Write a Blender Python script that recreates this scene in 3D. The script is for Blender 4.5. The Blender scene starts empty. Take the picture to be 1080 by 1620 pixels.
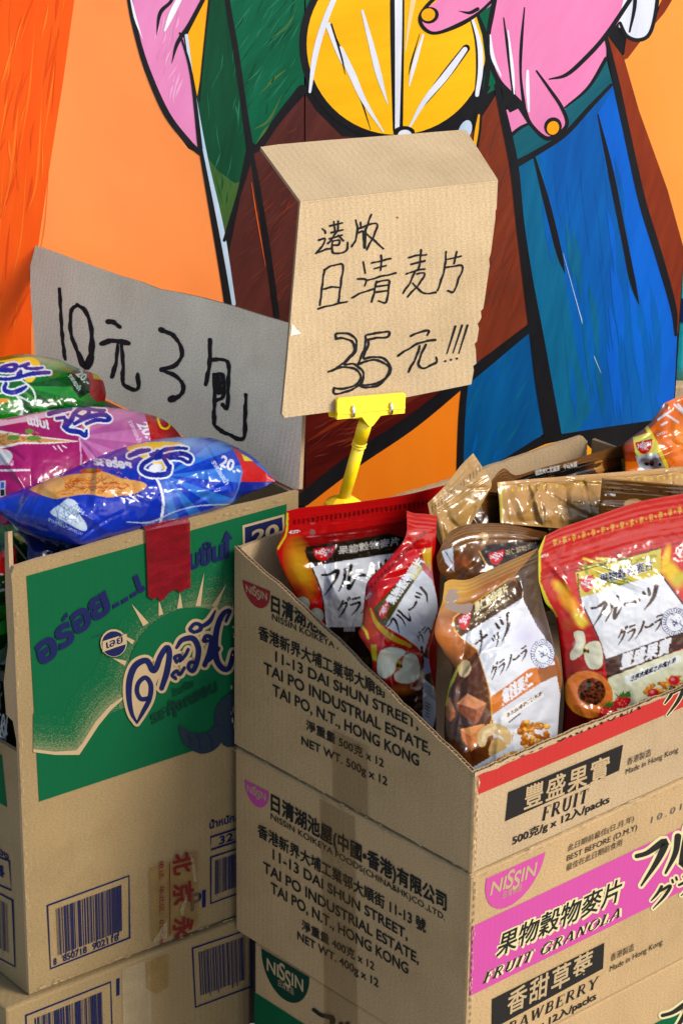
import bpy, math, random
import numpy as np
from mathutils import Vector, Matrix, geometry

rng = np.random.default_rng(7)
random.seed(7)
scene = bpy.context.scene
col = scene.collection

# ------------------------------------------------------------------ camera
S = 0.75                                   # metres per layout unit
PITCH, ROLL, FOC = math.radians(21.63), math.radians(0.75), 4000.0
_c, _s = math.cos(PITCH), math.sin(PITCH)
FW = np.array([0, _c, -_s]); _UP0 = np.array([0, _s, _c]); _RT0 = np.array([1.0, 0, 0])
RT = math.cos(ROLL) * _RT0 + math.sin(ROLL) * _UP0
UP = -math.sin(ROLL) * _RT0 + math.cos(ROLL) * _UP0
CAM = np.array([0, 0, 0.60 + 1.4325 * S])
cam_data = bpy.data.cameras.new('camera'); cam = bpy.data.objects.new('camera', cam_data); col.objects.link(cam)
m = Matrix.Identity(4)
for i in range(3):
    m[i][0], m[i][1], m[i][2], m[i][3] = RT[i], UP[i], -FW[i], CAM[i]
cam.matrix_world = m
cam_data.sensor_fit = 'VERTICAL'; cam_data.sensor_height = 24.0; cam_data.lens = FOC / 1620 * 24
cam_data.clip_start, cam_data.clip_end = 0.05, 200
scene.camera = cam

# ------------------------------------------------------------------ light
SUN_EL, SUN_AZ = math.radians(36), math.radians(66)      # azimuth: to the right of straight-towards-camera
world = bpy.data.worlds.new('World'); scene.world = world; world.use_nodes = True
nt = world.node_tree
sky = nt.nodes.new('ShaderNodeTexSky'); sky.sky_type = 'NISHITA'; sky.sun_disc = False
sun_dir = Vector((math.sin(SUN_AZ) * math.cos(SUN_EL), -math.cos(SUN_AZ) * math.cos(SUN_EL), math.sin(SUN_EL)))
sky.sun_elevation = SUN_EL
sky.sun_rotation = math.atan2(sun_dir.x, sun_dir.y)
sky.air_density, sky.dust_density, sky.ozone_density = 1.0, 2.0, 1.0
bg = nt.nodes['Background']; bg.inputs[1].default_value = 0.15
nt.links.new(sky.outputs[0], bg.inputs[0])
sl = bpy.data.lights.new('sun', 'SUN'); sl.energy = 2.75; sl.angle = math.radians(19); sl.color = (1.0, 0.945, 0.86)
sun = bpy.data.objects.new('sun', sl); col.objects.link(sun)
sun.rotation_euler = sun_dir.to_track_quat('Z', 'Y').to_euler(); sun.location = (3, -3, 5)
vs = scene.view_settings
vs.view_transform = 'Standard'; vs.look = 'None'; vs.gamma = 1; vs.use_curve_mapping = False; vs.exposure = 0.68
scene.cycles.use_denoising = True
scene.cycles.max_bounces = 6

# ------------------------------------------------------------------ geometry helpers
def ray(x, y): return FW + RT * ((x - 540) / FOC) - UP * ((y - 810) / FOC)
def proj(P):
    P = np.asarray(P, float) - CAM; d = P @ FW
    return np.stack([540 + FOC * (P @ RT) / d, 810 - FOC * (P @ UP) / d], -1)
def unit(v): v = np.asarray(v, float); return v / np.linalg.norm(v)
class Plane:
    """A flat surface of the place: a point, a normal facing the viewer."""
    def __init__(s, P, n):
        s.P = np.asarray(P, float); s.n = unit(n)
        if s.n @ (CAM - s.P) < 0: s.n = -s.n
    def at(s, x, y, lift=0.0):
        d = ray(x, y); t = ((s.P - CAM) @ s.n) / (d @ s.n)
        return CAM + d * t + s.n * lift
    def many(s, xy, lift=0.0):
        xy = np.asarray(xy, float)
        d = FW + (xy[:, :1] - 540) / FOC * RT - (xy[:, 1:2] - 810) / FOC * UP
        t = ((s.P - CAM) @ s.n) / (d @ s.n)
        return CAM + d * t[:, None] + s.n * (lift if np.isscalar(lift) else np.asarray(lift)[:, None])
def yaw_dir(a): a = math.radians(a); return np.array([math.cos(a), math.sin(a), 0])
def facing(P, yaw, lean):
    """plane through P whose horizontal runs along yaw, leaning back by lean degrees"""
    t = yaw_dir(yaw); n = np.array([t[1], -t[0], 0]); l = math.radians(lean)
    return Plane(P, n * math.cos(l) + np.array([0, 0, math.sin(l)]))

def lin(r, g, b, k=1.0):
    f = lambda v: (v / 255 / 12.92 if v <= 10 else ((v / 255 + 0.055) / 1.055) ** 2.4)
    return (f(r) * k, f(g) * k, f(b) * k)

def catmull(pts, n=8, closed=False):
    pts = np.asarray(pts, float)
    if len(pts) < 3: return pts
    P = np.vstack([pts[-1], pts, pts[:2]]) if closed else np.vstack([2 * pts[0] - pts[1], pts, 2 * pts[-1] - pts[-2]])
    out = []
    for i in range(len(P) - 3):
        p0, p1, p2, p3 = P[i:i + 4]
        for k in range(n):
            t = k / n
            out.append(0.5 * (2 * p1 + (p2 - p0) * t + (2 * p0 - 5 * p1 + 4 * p2 - p3) * t * t + (3 * p1 - p0 - 3 * p2 + p3) * t ** 3))
    if not closed: out.append(P[-2])
    return np.array(out)

class MB:
    """collects faces and links them as ONE mesh object"""
    def __init__(s): s.v, s.f, s.m, s.mats = [], [], [], []
    def mi(s, mat):
        if mat not in s.mats: s.mats.append(mat)
        return s.mats.index(mat)
    def add(s, verts, faces, mat):
        o = len(s.v); s.v.extend([tuple(map(float, q)) for q in verts]); k = s.mi(mat)
        for f in faces: s.f.append(tuple(o + i for i in f)); s.m.append(k)
    def slab(s, pts, n, t, mat, edge=None):
        """polygon pts (3-D, in one plane), extruded by t against normal n"""
        pts = [np.asarray(p, float) for p in pts]; n = unit(n); N = len(pts)
        tri = geometry.tessellate_polygon([[Vector(p) for p in pts]])
        back = [p - n * t for p in pts]
        def orient(f, want):
            a, b, c = (np.asarray(q) for q in f[1]); return f[0] if np.cross(b - a, c - a) @ want > 0 else f[0][::-1]
        s.add(pts, [orient((f, [pts[i] for i in f]), n) for f in tri], mat)
        s.add(back, [orient((f, [back[i] for i in f]), -n) for f in tri], mat)
        ar = sum(np.cross(pts[i], pts[(i + 1) % N]) for i in range(N)) @ n
        for i in range(N):
            j = (i + 1) % N
            q = [pts[i], back[i], back[j], pts[j]]
            if ar < 0: q = q[::-1]
            s.add(q, [(0, 1, 2, 3)], edge or mat)
    def tube(s, pts, rad, mat, n=16, cap=True):
        pts = [np.asarray(p, float) for p in pts]; rads = rad if hasattr(rad, '__len__') else [rad] * len(pts)
        V, F = [], []
        for i, p in enumerate(pts):
            d = unit(pts[min(i + 1, len(pts) - 1)] - pts[max(i - 1, 0)])
            a = unit(np.cross(d, [0.3, 0.2, 1] if abs(d[2]) < .9 else [1, 0.1, 0])); b = np.cross(d, a)
            for k in range(n):
                w = 2 * math.pi * k / n; V.append(p + rads[i] * (math.cos(w) * a + math.sin(w) * b))
        for i in range(len(pts) - 1):
            for k in range(n):
                F.append((i * n + k, i * n + (k + 1) % n, (i + 1) * n + (k + 1) % n, (i + 1) * n + k))
        if cap: F += [tuple(range(n))[::-1], tuple((len(pts) - 1) * n + k for k in range(n))]
        s.add(V, F, mat)
    def box(s, P, ax, ay, az, mat):
        P = np.asarray(P, float); c = [P + i * ax + j * ay + k * az for k in (0, 1) for j in (0, 1) for i in (0, 1)]
        f = [(0, 2, 3, 1), (4, 5, 7, 6), (0, 1, 5, 4), (2, 6, 7, 3), (0, 4, 6, 2), (1, 3, 7, 5)]
        if np.cross(ax, ay) @ az < 0: f = [q[::-1] for q in f]
        s.add(c, f, mat)
    def build(s, name, parent=None, smooth=False, bevel=0.0, base=None, label=None):
        root = parent
        while root is not None and root.parent: root = root.parent
        off = np.array(root.location) if root is not None else (np.zeros(3) if base is None else np.asarray(base, float))
        me = bpy.data.meshes.new(name)
        V = np.array(s.v) - off
        me.from_pydata([tuple(q) for q in V], [], s.f)
        for mt in s.mats: me.materials.append(MAT[mt])
        me.polygons.foreach_set('material_index', s.m)
        auto_uv(me)
        if smooth: me.polygons.foreach_set('use_smooth', [True] * len(s.f))
        me.update()
        o = bpy.data.objects.new(name, me); col.objects.link(o)
        if parent is not None: o.parent = parent
        elif base is not None: o.location = tuple(base)
        if bevel:
            b = o.modifiers.new('bevel', 'BEVEL'); b.width = bevel; b.segments = 2; b.limit_method = 'ANGLE'; b.angle_limit = math.radians(40)
        if label: o['label'] = label
        return o

def auto_uv(me):
    """metric UVs: u runs horizontally along the face, v up it"""
    n = len(me.loops); uvl = me.uv_layers.new(name='metric')
    vi = np.empty(n, np.int32); me.loops.foreach_get('vertex_index', vi)
    co = np.empty(len(me.vertices) * 3, np.float32); me.vertices.foreach_get('co', co); co = co.reshape(-1, 3)
    pn = np.empty(len(me.polygons) * 3, np.float32); me.polygons.foreach_get('normal', pn); pn = pn.reshape(-1, 3)
    tot = np.empty(len(me.polygons), np.int32); me.polygons.foreach_get('loop_total', tot)
    N = np.repeat(pn, tot, 0)
    T = np.stack([-N[:, 1], N[:, 0], np.zeros(n)], 1); L = np.linalg.norm(T, axis=1, keepdims=True)
    T = np.where(L > .2, T / np.maximum(L, 1e-6), np.array([[1.0, 0, 0]]))
    B = np.cross(N, T); P = co[vi]
    uv = np.stack([(P * T).sum(1), (P * B).sum(1)], 1).astype(np.float32)
    uvl.data.foreach_set('uv', uv.ravel())

def thing(name, label, cat, loc, group=None):
    o = bpy.data.objects.new(name, None); col.objects.link(o); o.empty_display_size = .05
    o.location = tuple(map(float, loc)); o['label'] = label; o['category'] = cat
    if group: o['group'] = group
    return o
def tag(o, label, cat, group=None):
    o['label'] = label; o['category'] = cat
    if group: o['group'] = group
    return o

# ------------------------------------------------------------------ drawing: writing, strokes and shapes
_tx = {}
def text_mesh(body, bold=0.0, space=1.0):
    key = (body, bold, space)
    if key in _tx: return _tx[key]
    cu = bpy.data.curves.new('t', 'FONT'); cu.body = body; cu.resolution_u = 4; cu.offset = bold; cu.fill_mode = 'FRONT'; cu.space_character = space
    ob = bpy.data.objects.new('t', cu); col.objects.link(ob)
    dg = bpy.context.evaluated_depsgraph_get(); ev = ob.evaluated_get(dg); me = ev.to_mesh()
    v = np.array([q.co[:2] for q in me.vertices]).reshape(-1, 2); me.calc_loop_triangles()
    t = np.array([q.vertices[:] for q in me.loop_triangles], int).reshape(-1, 3)
    ev.to_mesh_clear(); bpy.data.objects.remove(ob); bpy.data.curves.remove(cu)
    _tx[key] = (v, t); return v, t

BR = {  # brush katakana, unit boxes: list of (points, widths)
 'フ': [([(.02, .84), (.4, .8), (.95, .88), (.82, .5), (.35, .0)], [.1, .11, .17, .13, .04])],
 'ル': [([(.26, .86), (.26, .45), (.02, .04)], [.15, .12, .05]), ([(.58, .98), (.56, .14), (.7, .12), (1.0, .46)], [.15, .15, .14, .04])],
 'ー': [([(.08, .52), (.5, .46), (.95, .54)], [.17, .13, .18])],
 'ツ': [([(.08, .8), (.22, .58)], [.13, .15]), ([(.38, .9), (.5, .64)], [.13, .15]), ([(.92, .9), (.8, .4), (.3, .0)], [.2, .16, .04])],
 'ッ': [([(.2, .6), (.3, .42)], [.1, .12]), ([(.42, .68), (.5, .48)], [.1, .12]), ([(.84, .68), (.72, .3), (.4, .02)], [.15, .12, .04])],
 'グ': [([(.36, .95), (.24, .68), (.02, .46)], [.12, .11, .05]), ([(.34, .74), (.78, .78), (.62, .38), (.2, .0)], [.1, .13, .12, .04]), ([(.8, 1.04), (.86, .9)], [.09, .1]), ([(.96, 1.08), (1.02, .94)], [.09, .1])],
 'ラ': [([(.2, .93), (.82, .95)], [.13, .13]), ([(.06, .6), (.92, .66), (.76, .3), (.28, .0)], [.1, .15, .12, .04])],
 'ノ': [([(.85, .95), (.62, .42), (.08, .0)], [.16, .13, .04])],
 'ナ': [([(.02, .6), (.96, .66)], [.1, .16]), ([(.56, 1.0), (.5, .5), (.16, .0)], [.16, .13, .04])],
}
_a = lambda cx, cy, rx, ry, a0, a1, n=9: [(cx + rx * math.cos(math.radians(a0 + (a1 - a0) * i / (n - 1))), cy + ry * math.sin(math.radians(a0 + (a1 - a0) * i / (n - 1)))) for i in range(n)]
T_, H_ = .15, .05
def _st(x): return [([(x, 0), (x, 1)], T_), ([(x - .14, .02), (x + .14, .02)], H_), ([(x - .14, .98), (x + .14, .98)], H_)]
SERIF = {
 'F': (.72, _st(.2) + [([(.2, .98), (.68, .98), (.68, .8)], H_), ([(.2, .52), (.5, .52)], H_), ([(.5, .62), (.5, .42)], H_)]),
 'E': (.75, _st(.2) + [([(.2, .98), (.68, .98), (.68, .8)], H_), ([(.2, .52), (.5, .52)], H_), ([(.5, .62), (.5, .42)], H_), ([(.2, .02), (.7, .02), (.7, .22)], H_)]),
 'R': (.85, _st(.2) + [([(.2, .97)] + _a(.42, .74, .2, .23, 90, -90) + [(.2, .51)], .08), ([(.42, .5), (.76, .02)], T_), ([(.66, .02), (.88, .02)], H_)]),
 'B': (.8, _st(.2) + [([(.2, .97)] + _a(.42, .75, .18, .22, 90, -90) + [(.2, .53)], .08), ([(.2, .53)] + _a(.45, .28, .22, .25, 90, -90) + [(.2, .03)], .09)]),
 'U': (.9, [([(.2, 1), (.2, .35)] + _a(.46, .3, .26, .28, 180, 360) + [(.72, 1)], .1), ([(.2, .95), (.2, .35)], T_), ([(.06, .98), (.34, .98)], H_), ([(.6, .98), (.84, .98)], H_)]),
 'I': (.45, _st(.22)),
 'T': (.8, [([(.4, 0), (.4, 1)], T_), ([(.26, .02), (.54, .02)], H_), ([(.05, .78), (.07, .98), (.73, .98), (.75, .78)], H_)]),
 'G': (.95, [(_a(.48, .5, .4, .5, 45, 320, 16), .09), ([(.1, .3), (.08, .5), (.1, .7)], T_), ([(.8, .05), (.8, .42)], T_), ([(.62, .42), (.92, .42)], H_), ([(.78, .7), (.8, .95)], H_)]),
 'A': (.9, [([(.1, .02), (.43, 1)], .06), ([(.43, 1), (.78, .02)], T_), ([(.22, .34), (.62, .34)], H_), ([(.0, .02), (.22, .02)], H_), ([(.64, .02), (.92, .02)], H_)]),
 'N': (.95, [([(.18, 0), (.18, 1)], .06), ([(.16, 1), (.76, 0)], T_), ([(.76, 0), (.76, 1)], .06), ([(.05, .02), (.32, .02)], H_), ([(.62, .98), (.9, .98)], H_)]),
 'O': (.95, [(_a(.46, .5, .4, .48, 0, 360, 20), .07), ([(.09, .3), (.06, .5), (.09, .7)], T_), ([(.83, .3), (.86, .5), (.83, .7)], T_)]),
 'L': (.75, _st(.2) + [([(.2, .02), (.68, .02), (.7, .25)], H_)]),
 'S': (.65, [([(.56, .78), (.5, .93), (.3, .98), (.12, .82), (.16, .62), (.45, .44), (.56, .24), (.4, .03), (.2, .04), (.08, .25)], .1)]),
 'W': (1.15, [([(.1, 1), (.34, 0)], T_), ([(.34, 0), (.58, .98)], .06), ([(.54, 1), (.78, 0)], T_), ([(.78, 0), (1.0, .98)], .06), ([(0, .98), (.24, .98)], H_), ([(.88, .98), (1.1, .98)], H_)]),
 'Y': (.9, [([(.12, .98), (.44, .45)], T_), ([(.44, .45), (.76, .98)], .06), ([(.44, .5), (.44, 0)], T_), ([(.3, .02), (.58, .02)], H_), ([(0, .98), (.26, .98)], H_), ([(.64, .98), (.88, .98)], H_)]),
 ' ': (.5, []),
}

class Draw:
    clip = None                                        # keep the side of line p->q where cross > 0
    def tri(s, V, F, c, layer=1): raise NotImplementedError
    def emit(s, V, F, c, layer):
        V = np.asarray(V, float); F = [tuple(f) for f in F]
        if s.clip is None or not len(F): s.tri(V, F, c, layer); return
        p, q = (np.asarray(k, float) for k in s.clip); d = q - p
        side = d[0] * (V[:, 1] - p[1]) - d[1] * (V[:, 0] - p[0])
        nv, nf = [], []
        for f in F:
            poly = []
            for i in range(len(f)):
                a, b = f[i], f[(i + 1) % len(f)]
                if side[a] > 0: poly.append(V[a])
                if (side[a] > 0) != (side[b] > 0):
                    t = side[a] / (side[a] - side[b]); poly.append(V[a] + t * (V[b] - V[a]))
            if len(poly) > 2:
                o = len(nv); nv += poly; nf += [(o, o + i, o + i + 1) for i in range(1, len(poly) - 1)]
        if nf: s.tri(np.array(nv), nf, c, layer)
    def poly(s, pts, c, layer=1, smooth=0, closed=True):
        pts = np.asarray(pts, float)
        if smooth: pts = catmull(pts, smooth, True)
        F = geometry.tessellate_polygon([[Vector((p[0], p[1], 0)) for p in pts]])
        s.emit(pts, F, c, layer)
    def stroke(s, pts, w, c, layer=2, smooth=6, closed=False, cap=True):
        pts = np.asarray(pts, float); k = len(pts)
        W = np.full(k, float(w)) if np.isscalar(w) else np.interp(np.linspace(0, 1, k), np.linspace(0, 1, len(w)), w)
        Q = np.column_stack([pts, W])
        if smooth and k > 2: Q = catmull(Q, smooth, closed)
        if closed: Q = np.vstack([Q, Q[:1]])
        P, W = Q[:, :2], np.maximum(Q[:, 2], .05) / 2
        if c == 'marker' if isinstance(c, str) else False:
            s_ = np.r_[0, np.cumsum(np.linalg.norm(np.diff(P, axis=0), axis=1))]; ph = P[0, 0] * .7
            W = W * (1 + .16 * np.sin(s_ * .23 + ph) + .10 * np.sin(s_ * .71 + ph * 2)); P = P + .35 * np.stack([np.sin(s_ * .31 + ph), np.cos(s_ * .27 + ph)], 1)
        d = np.gradient(P, axis=0)
        if closed: d[0] = d[-1] = P[1] - P[-2]
        d /= np.maximum(np.linalg.norm(d, axis=1, keepdims=True), 1e-9)
        n = np.stack([-d[:, 1], d[:, 0]], 1); A, B = P + n * W[:, None], P - n * W[:, None]
        V = np.vstack([A, B]); N = len(P)
        F = []
        for i in range(N - 1): F += [(i, i + 1, N + i + 1), (i, N + i + 1, N + i)]
        s.emit(V, F, c, layer)
        if cap and not closed:
            for e, sg in ((0, -1), (N - 1, 1)):
                if W[e] < .3: continue
                a0 = math.atan2(n[e, 1], n[e, 0])
                fan = [P[e]] + [P[e] + W[e] * np.array([math.cos(a0 - sg * math.pi * j / 6), math.sin(a0 - sg * math.pi * j / 6)]) for j in range(7)]
                s.emit(fan, [(0, j, j + 1) for j in range(1, 7)], c, layer)
    def dot(s, x, y, rx, ry, c, layer=2, rot=0, n=18):
        a = np.arange(n) * 2 * math.pi / n; r = math.radians(rot)
        u, v = rx * np.cos(a), ry * np.sin(a)
        s.emit(np.stack([x + u * math.cos(r) - v * math.sin(r), y + u * math.sin(r) + v * math.cos(r)], 1), [(0, i, i + 1) for i in range(1, n - 1)], c, layer)
    def text(s, body, p0, p1, up, c, layer=2, bold=0.0, cap=None, space=1.0, bend=0.0):
        """writing along the baseline p0 -> p1; up = the vector of a full capital / full ideograph"""
        if bold > 0 and any(ord(ch) > 0x2e80 for ch in body):        # thicken ideographs by overprinting, which keeps every stroke
            k = bold * np.linalg.norm(up) * 1.1
            for dx, dy in ((-k, -k), (k, -k), (-k, k), (k, k)): s.text(body, np.add(p0, (dx, dy)), np.add(p1, (dx, dy)), up, c, layer, 0.0, cap, space, bend)
            return
        v, t = text_mesh(body, bold, space)
        if not len(v): return
        p0, p1, up = (np.asarray(q, float) for q in (p0, p1, up))
        x = (v[:, 0] - v[:, 0].min()) / max(v[:, 0].max() - v[:, 0].min(), 1e-6)
        cjk = any(ord(ch) > 0x2e80 for ch in body)
        y = (v[:, 1] + (.07 if cjk else 0)) / (cap or (.88 if cjk else .73))
        s.emit(p0 + x[:, None] * (p1 - p0) + y[:, None] * up + (bend * 4 * x * (1 - x))[:, None] * np.array([0, -1.0]), t, c, layer)
    def serif(s, word, p0, p1, up, c, layer=2, fat=1.0):
        p0, p1, up = (np.asarray(q, float) for q in (p0, p1, up)); tot = sum(SERIF[ch][0] + .12 for ch in word) - .12; x = 0; H = np.linalg.norm(up)
        bw = np.linalg.norm(p1 - p0) / tot
        for ch in word:
            for pts, w in SERIF[ch][1]:
                q = [p0 + (p1 - p0) * ((x + a) / tot) + up * b for a, b in pts]
                s.stroke(q, w * min(H, bw * 1.4) * fat, c, layer, smooth=(3 if len(pts) > 5 else 0), cap=False)
            x += SERIF[ch][0] + .12
    def kana(s, word, p0, p1, up, c, layer=2, fat=1.0, grow=0):
        p0, p1, up = (np.asarray(q, float) for q in (p0, p1, up)); n = len(word); H = np.linalg.norm(up); gap = .12
        for i, ch in enumerate(word):
            a = p0 + (p1 - p0) * (i / n); b = (p1 - p0) * ((1 - gap) / n)
            for pts, w in BR[ch]:
                s.stroke([a + b * x + up * y for x, y in pts], [k * H * fat + grow for k in w], c, layer, smooth=5)

class Sheet(Draw):
    """print on a flat surface: thin ink layers a fraction of a millimetre proud of it"""
    def __init__(s, plane, mb, lift=.0002, step=.00025): s.pl, s.mb, s.l0, s.st, s.k = plane, mb, lift, step, {}
    def tri(s, V, F, c, layer=1):
        if not len(F): return
        k = s.k[layer] = (s.k.get(layer, -1) + 1) % 48
        P = s.pl.many(V, s.l0 + s.st * layer + k * 1.5e-6); G = []
        for f in F:
            a, b, d = V[f[0]], V[f[1]], V[f[2]]
            cr = (b[0] - a[0]) * (d[1] - a[1]) - (b[1] - a[1]) * (d[0] - a[0])
            G.append(tuple(f) if cr < 0 else tuple(f)[::-1])
        s.mb.add(P, G, c)

class Canvas(Draw):
    """the printed artwork of a bag, kept as colours per point of its surface"""
    def __init__(s, x0, y0, x1, y1, base, k=2.0):
        s.x0, s.y0, s.k = x0, y0, k; s.w, s.h = int((x1 - x0) * k) + 1, int((y1 - y0) * k) + 1
        s.a = np.empty((s.h, s.w, 3), np.float32); s.a[:] = base
        s.Y, s.X = np.mgrid[0:s.h, 0:s.w]; s.X = s.X / k + x0; s.Y = s.Y / k + y0
    def tri(s, V, F, c, layer=1):
        Q = (V - [s.x0, s.y0]) * s.k
        for f in F:
            a, b, d = Q[f[0]], Q[f[1]], Q[f[2]]
            x0, x1 = max(int(min(a[0], b[0], d[0])), 0), min(int(max(a[0], b[0], d[0])) + 2, s.w)
            y0, y1 = max(int(min(a[1], b[1], d[1])), 0), min(int(max(a[1], b[1], d[1])) + 2, s.h)
            if x0 >= x1 or y0 >= y1: continue
            den = (b[1] - d[1]) * (a[0] - d[0]) + (d[0] - b[0]) * (a[1] - d[1])
            if abs(den) < 1e-9: continue
            Y, X = np.mgrid[y0:y1, x0:x1]
            l1 = ((b[1] - d[1]) * (X - d[0]) + (d[0] - b[0]) * (Y - d[1])) / den
            l2 = ((d[1] - a[1]) * (X - d[0]) + (a[0] - d[0]) * (Y - d[1])) / den
            s.a[y0:y1, x0:x1][(l1 > -1e-3) & (l2 > -1e-3) & (l1 + l2 < 1.001)] = c
    def glow(s, x, y, rx, ry, c, amt=1.0, rot=0, hard=0.0):
        r = math.radians(rot); u = (s.X - x) * math.cos(r) + (s.Y - y) * math.sin(r); v = -(s.X - x) * math.sin(r) + (s.Y - y) * math.cos(r)
        d = np.sqrt((u / rx) ** 2 + (v / ry) ** 2); t = np.clip((1 - d) / (1 - hard + 1e-6), 0, 1) * amt
        s.a += (np.array(c, np.float32) - s.a) * t[..., None].astype(np.float32)
    def speckle(s, x, y, rx, ry, cols, n, size, rot=0, seed=1):
        R = random.Random(seed)
        for i in range(n):
            while True:
                u, v = R.uniform(-1, 1), R.uniform(-1, 1)
                if u * u + v * v < 1: break
            r = math.radians(rot); px, py = u * rx, v * ry
            z = size * R.uniform(.5, 1.2); q = []
            for k in range(7): q.append((x + px * math.cos(r) - py * math.sin(r) + z * R.uniform(.7, 1.1) * math.cos(k * .9), y + px * math.sin(r) + py * math.cos(r) + z * R.uniform(.55, .9) * math.sin(k * .9)))
            c0 = np.array(R.choice(cols)); s.poly(q, c0 * .55); s.poly([(a + (x - x) - z * .12, b - z * .16) for a, b in [(q_[0] * .8 + .2 * q[0][0] - z * .1, q_[1] * .8 + .2 * q[0][1]) for q_ in q]], c0)
            s.dot(q[0][0] - z * .9, q[0][1] - z * .35, z * .25, z * .2, np.minimum(c0 * 1.6, .95))
    def sample(s, xy):
        q = (np.asarray(xy) - [s.x0, s.y0]) * s.k; b = 1
        x = np.clip(q[:, 0], b, s.w - 2 - b); y = np.clip(q[:, 1], b, s.h - 2 - b); i, j = x.astype(int), y.astype(int); fx, fy = (x - i)[:, None], (y - j)[:, None]
        A = s.a
        bl = lambda di, dj: A[j + dj, i + di]
        return (bl(0, 0) * (1 - fx) + bl(1, 0) * fx) * (1 - fy) + (bl(0, 1) * (1 - fx) + bl(1, 1) * fx) * fy

def vnoise(x, y, seed):
    R = np.random.default_rng(seed).uniform(-1, 1, (64, 64)); i, j = np.floor(x).astype(int), np.floor(y).astype(int); fx, fy = x - i, y - j
    fx, fy = fx * fx * (3 - 2 * fx), fy * fy * (3 - 2 * fy); g = lambda a, b: R[(i + a) % 64, (j + b) % 64]
    return (g(0, 0) * (1 - fx) + g(1, 0) * fx) * (1 - fy) + (g(0, 1) * (1 - fx) + g(1, 1) * fx) * fy

# ------------------------------------------------------------------ materials
MAT = {}
class NG:
    def __init__(s, name):
        s.m = bpy.data.materials.new(name); s.m.use_nodes = True; s.t = s.m.node_tree; s.b = s.t.nodes['Principled BSDF']; MAT[name] = s.m
    def n(s, kind, **kw):
        q = s.t.nodes.new('ShaderNode' + kind)
        for k, v in kw.items():
            if k in q.inputs.keys(): q.inputs[k].default_value = v
            else: setattr(q, k, v)
        return q
    def l(s, a, b): s.t.links.new(a, b)
    def coords(s, sc, rot=0, uv=True):
        tc = s.n('TexCoord'); mr = s.n('Mapping'); mp = s.n('Mapping'); s.l(tc.outputs['UV' if uv else 'Object'], mr.inputs['Vector'])
        mr.inputs['Rotation'].default_value = (0, 0, math.radians(-rot)); s.l(mr.outputs[0], mp.inputs['Vector']); mp.inputs['Scale'].default_value = sc; return mp.outputs[0]
    def noise(s, sc, rot=0, detail=3, rough=.55, uv=True):
        q = s.n('TexNoise'); q.inputs['Scale'].default_value = 1; q.inputs['Detail'].default_value = detail; q.inputs['Roughness'].default_value = rough
        s.l(s.coords(sc, rot, uv), q.inputs['Vector']); return q.outputs['Fac']
    def ramp(s, fac, stops):
        r = s.n('ValToRGB'); e = r.color_ramp.elements
        while len(e) < len(stops): e.new(.5)
        for k, (p, c) in zip(e, stops): k.position = p; k.color = (*c, 1)
        s.l(fac, r.inputs[0]); return r.outputs[0]
    def mix(s, a, b, fac, blend='MIX'):
        q = s.n('Mix', data_type='RGBA', blend_type=blend)
        for v, i in ((fac, 0), (a, 6), (b, 7)):
            if hasattr(v, 'is_linked'): s.l(v, q.inputs[i])
            else: q.inputs[i].default_value = v if i == 0 else (*v, 1)
        return q.outputs[2]
    def bump(s, h, strength, dist=.001, prev=None):
        q = s.n('Bump'); q.inputs['Strength'].default_value = strength; q.inputs['Distance'].default_value = dist; s.l(h, q.inputs['Height'])
        if prev: s.l(prev, q.inputs['Normal'])
        return q.outputs[0]

def kraft_color(g, c):
    d = tuple(v * .66 for v in c); b = tuple(min(1, v * 1.30) for v in c)
    sp = g.ramp(g.noise((420, 900, 1), 0, 4, .7), [(.30, d), (.5, c), (.72, b)])
    mot = g.ramp(g.noise((9, 5, 1), 0, 3), [(.3, (.86, .85, .84)), (.7, (1.08, 1.07, 1.05))])
    st = g.ramp(g.noise((2.6, 3.4, 1), 25, 6, .68), [(.34, (.80, .77, .72)), (.46, (1, 1, 1)), (.62, (1, 1, 1)), (.72, (1.10, 1.09, 1.07))])
    scr = g.ramp(g.noise((5, 240, 1), 63, 3, .5), [(.71, (1, 1, 1)), (.75, (1.16, 1.16, 1.15))])
    mot = g.mix(g.mix(mot, st, .8, 'MULTIPLY'), scr, .6, 'MULTIPLY')
    flk = g.ramp(g.noise((260, 1500, 1), 12, 2), [(.70, (1, 1, 1)), (.80, (.72, .68, .62))])
    return g.mix(g.mix(sp, mot, 1.0, 'MULTIPLY'), flk, .7, 'MULTIPLY')
def flutes(g, amp=.25):
    w = g.n('TexWave', wave_type='BANDS', bands_direction='X'); w.inputs['Scale'].default_value = 1; w.inputs['Distortion'].default_value = .6; w.inputs['Detail'].default_value = 1
    g.l(g.coords((48, 3, 1)), w.inputs['Vector'])
    b1 = g.bump(w.outputs['Fac'], amp, .0004)
    b2 = g.bump(g.noise((6, 4, 1), 0, 3), .55, .010, b1)
    return g.bump(g.noise((700, 900, 1), 0, 3), .25, .0004, b2)
def kraft(name, c, amp=.25):
    g = NG(name); g.l(kraft_color(g, c), g.b.inputs['Base Color']); g.b.inputs['Roughness'].default_value = .82; g.b.inputs['Specular IOR Level'].default_value = .25
    g.l(flutes(g, amp), g.b.inputs['Normal'])
def ink(name, c, wear=.03, under=(.27, .19, .105), rough=.9, thr=.62):
    g = NG(name); n = g.ramp(g.noise((500, 800, 1), 0, 4, .7), [(thr - .12, (0, 0, 0)), (thr + .12, (wear, wear, wear))])
    bw = g.n('RGBToBW'); g.l(n, bw.inputs[0])
    g.l(g.mix(c, under, bw.outputs[0]), g.b.inputs['Base Color']); g.b.inputs['Roughness'].default_value = rough; g.b.inputs['Specular IOR Level'].default_value = .06
    g.l(flutes(g, .2), g.b.inputs['Normal'])
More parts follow.
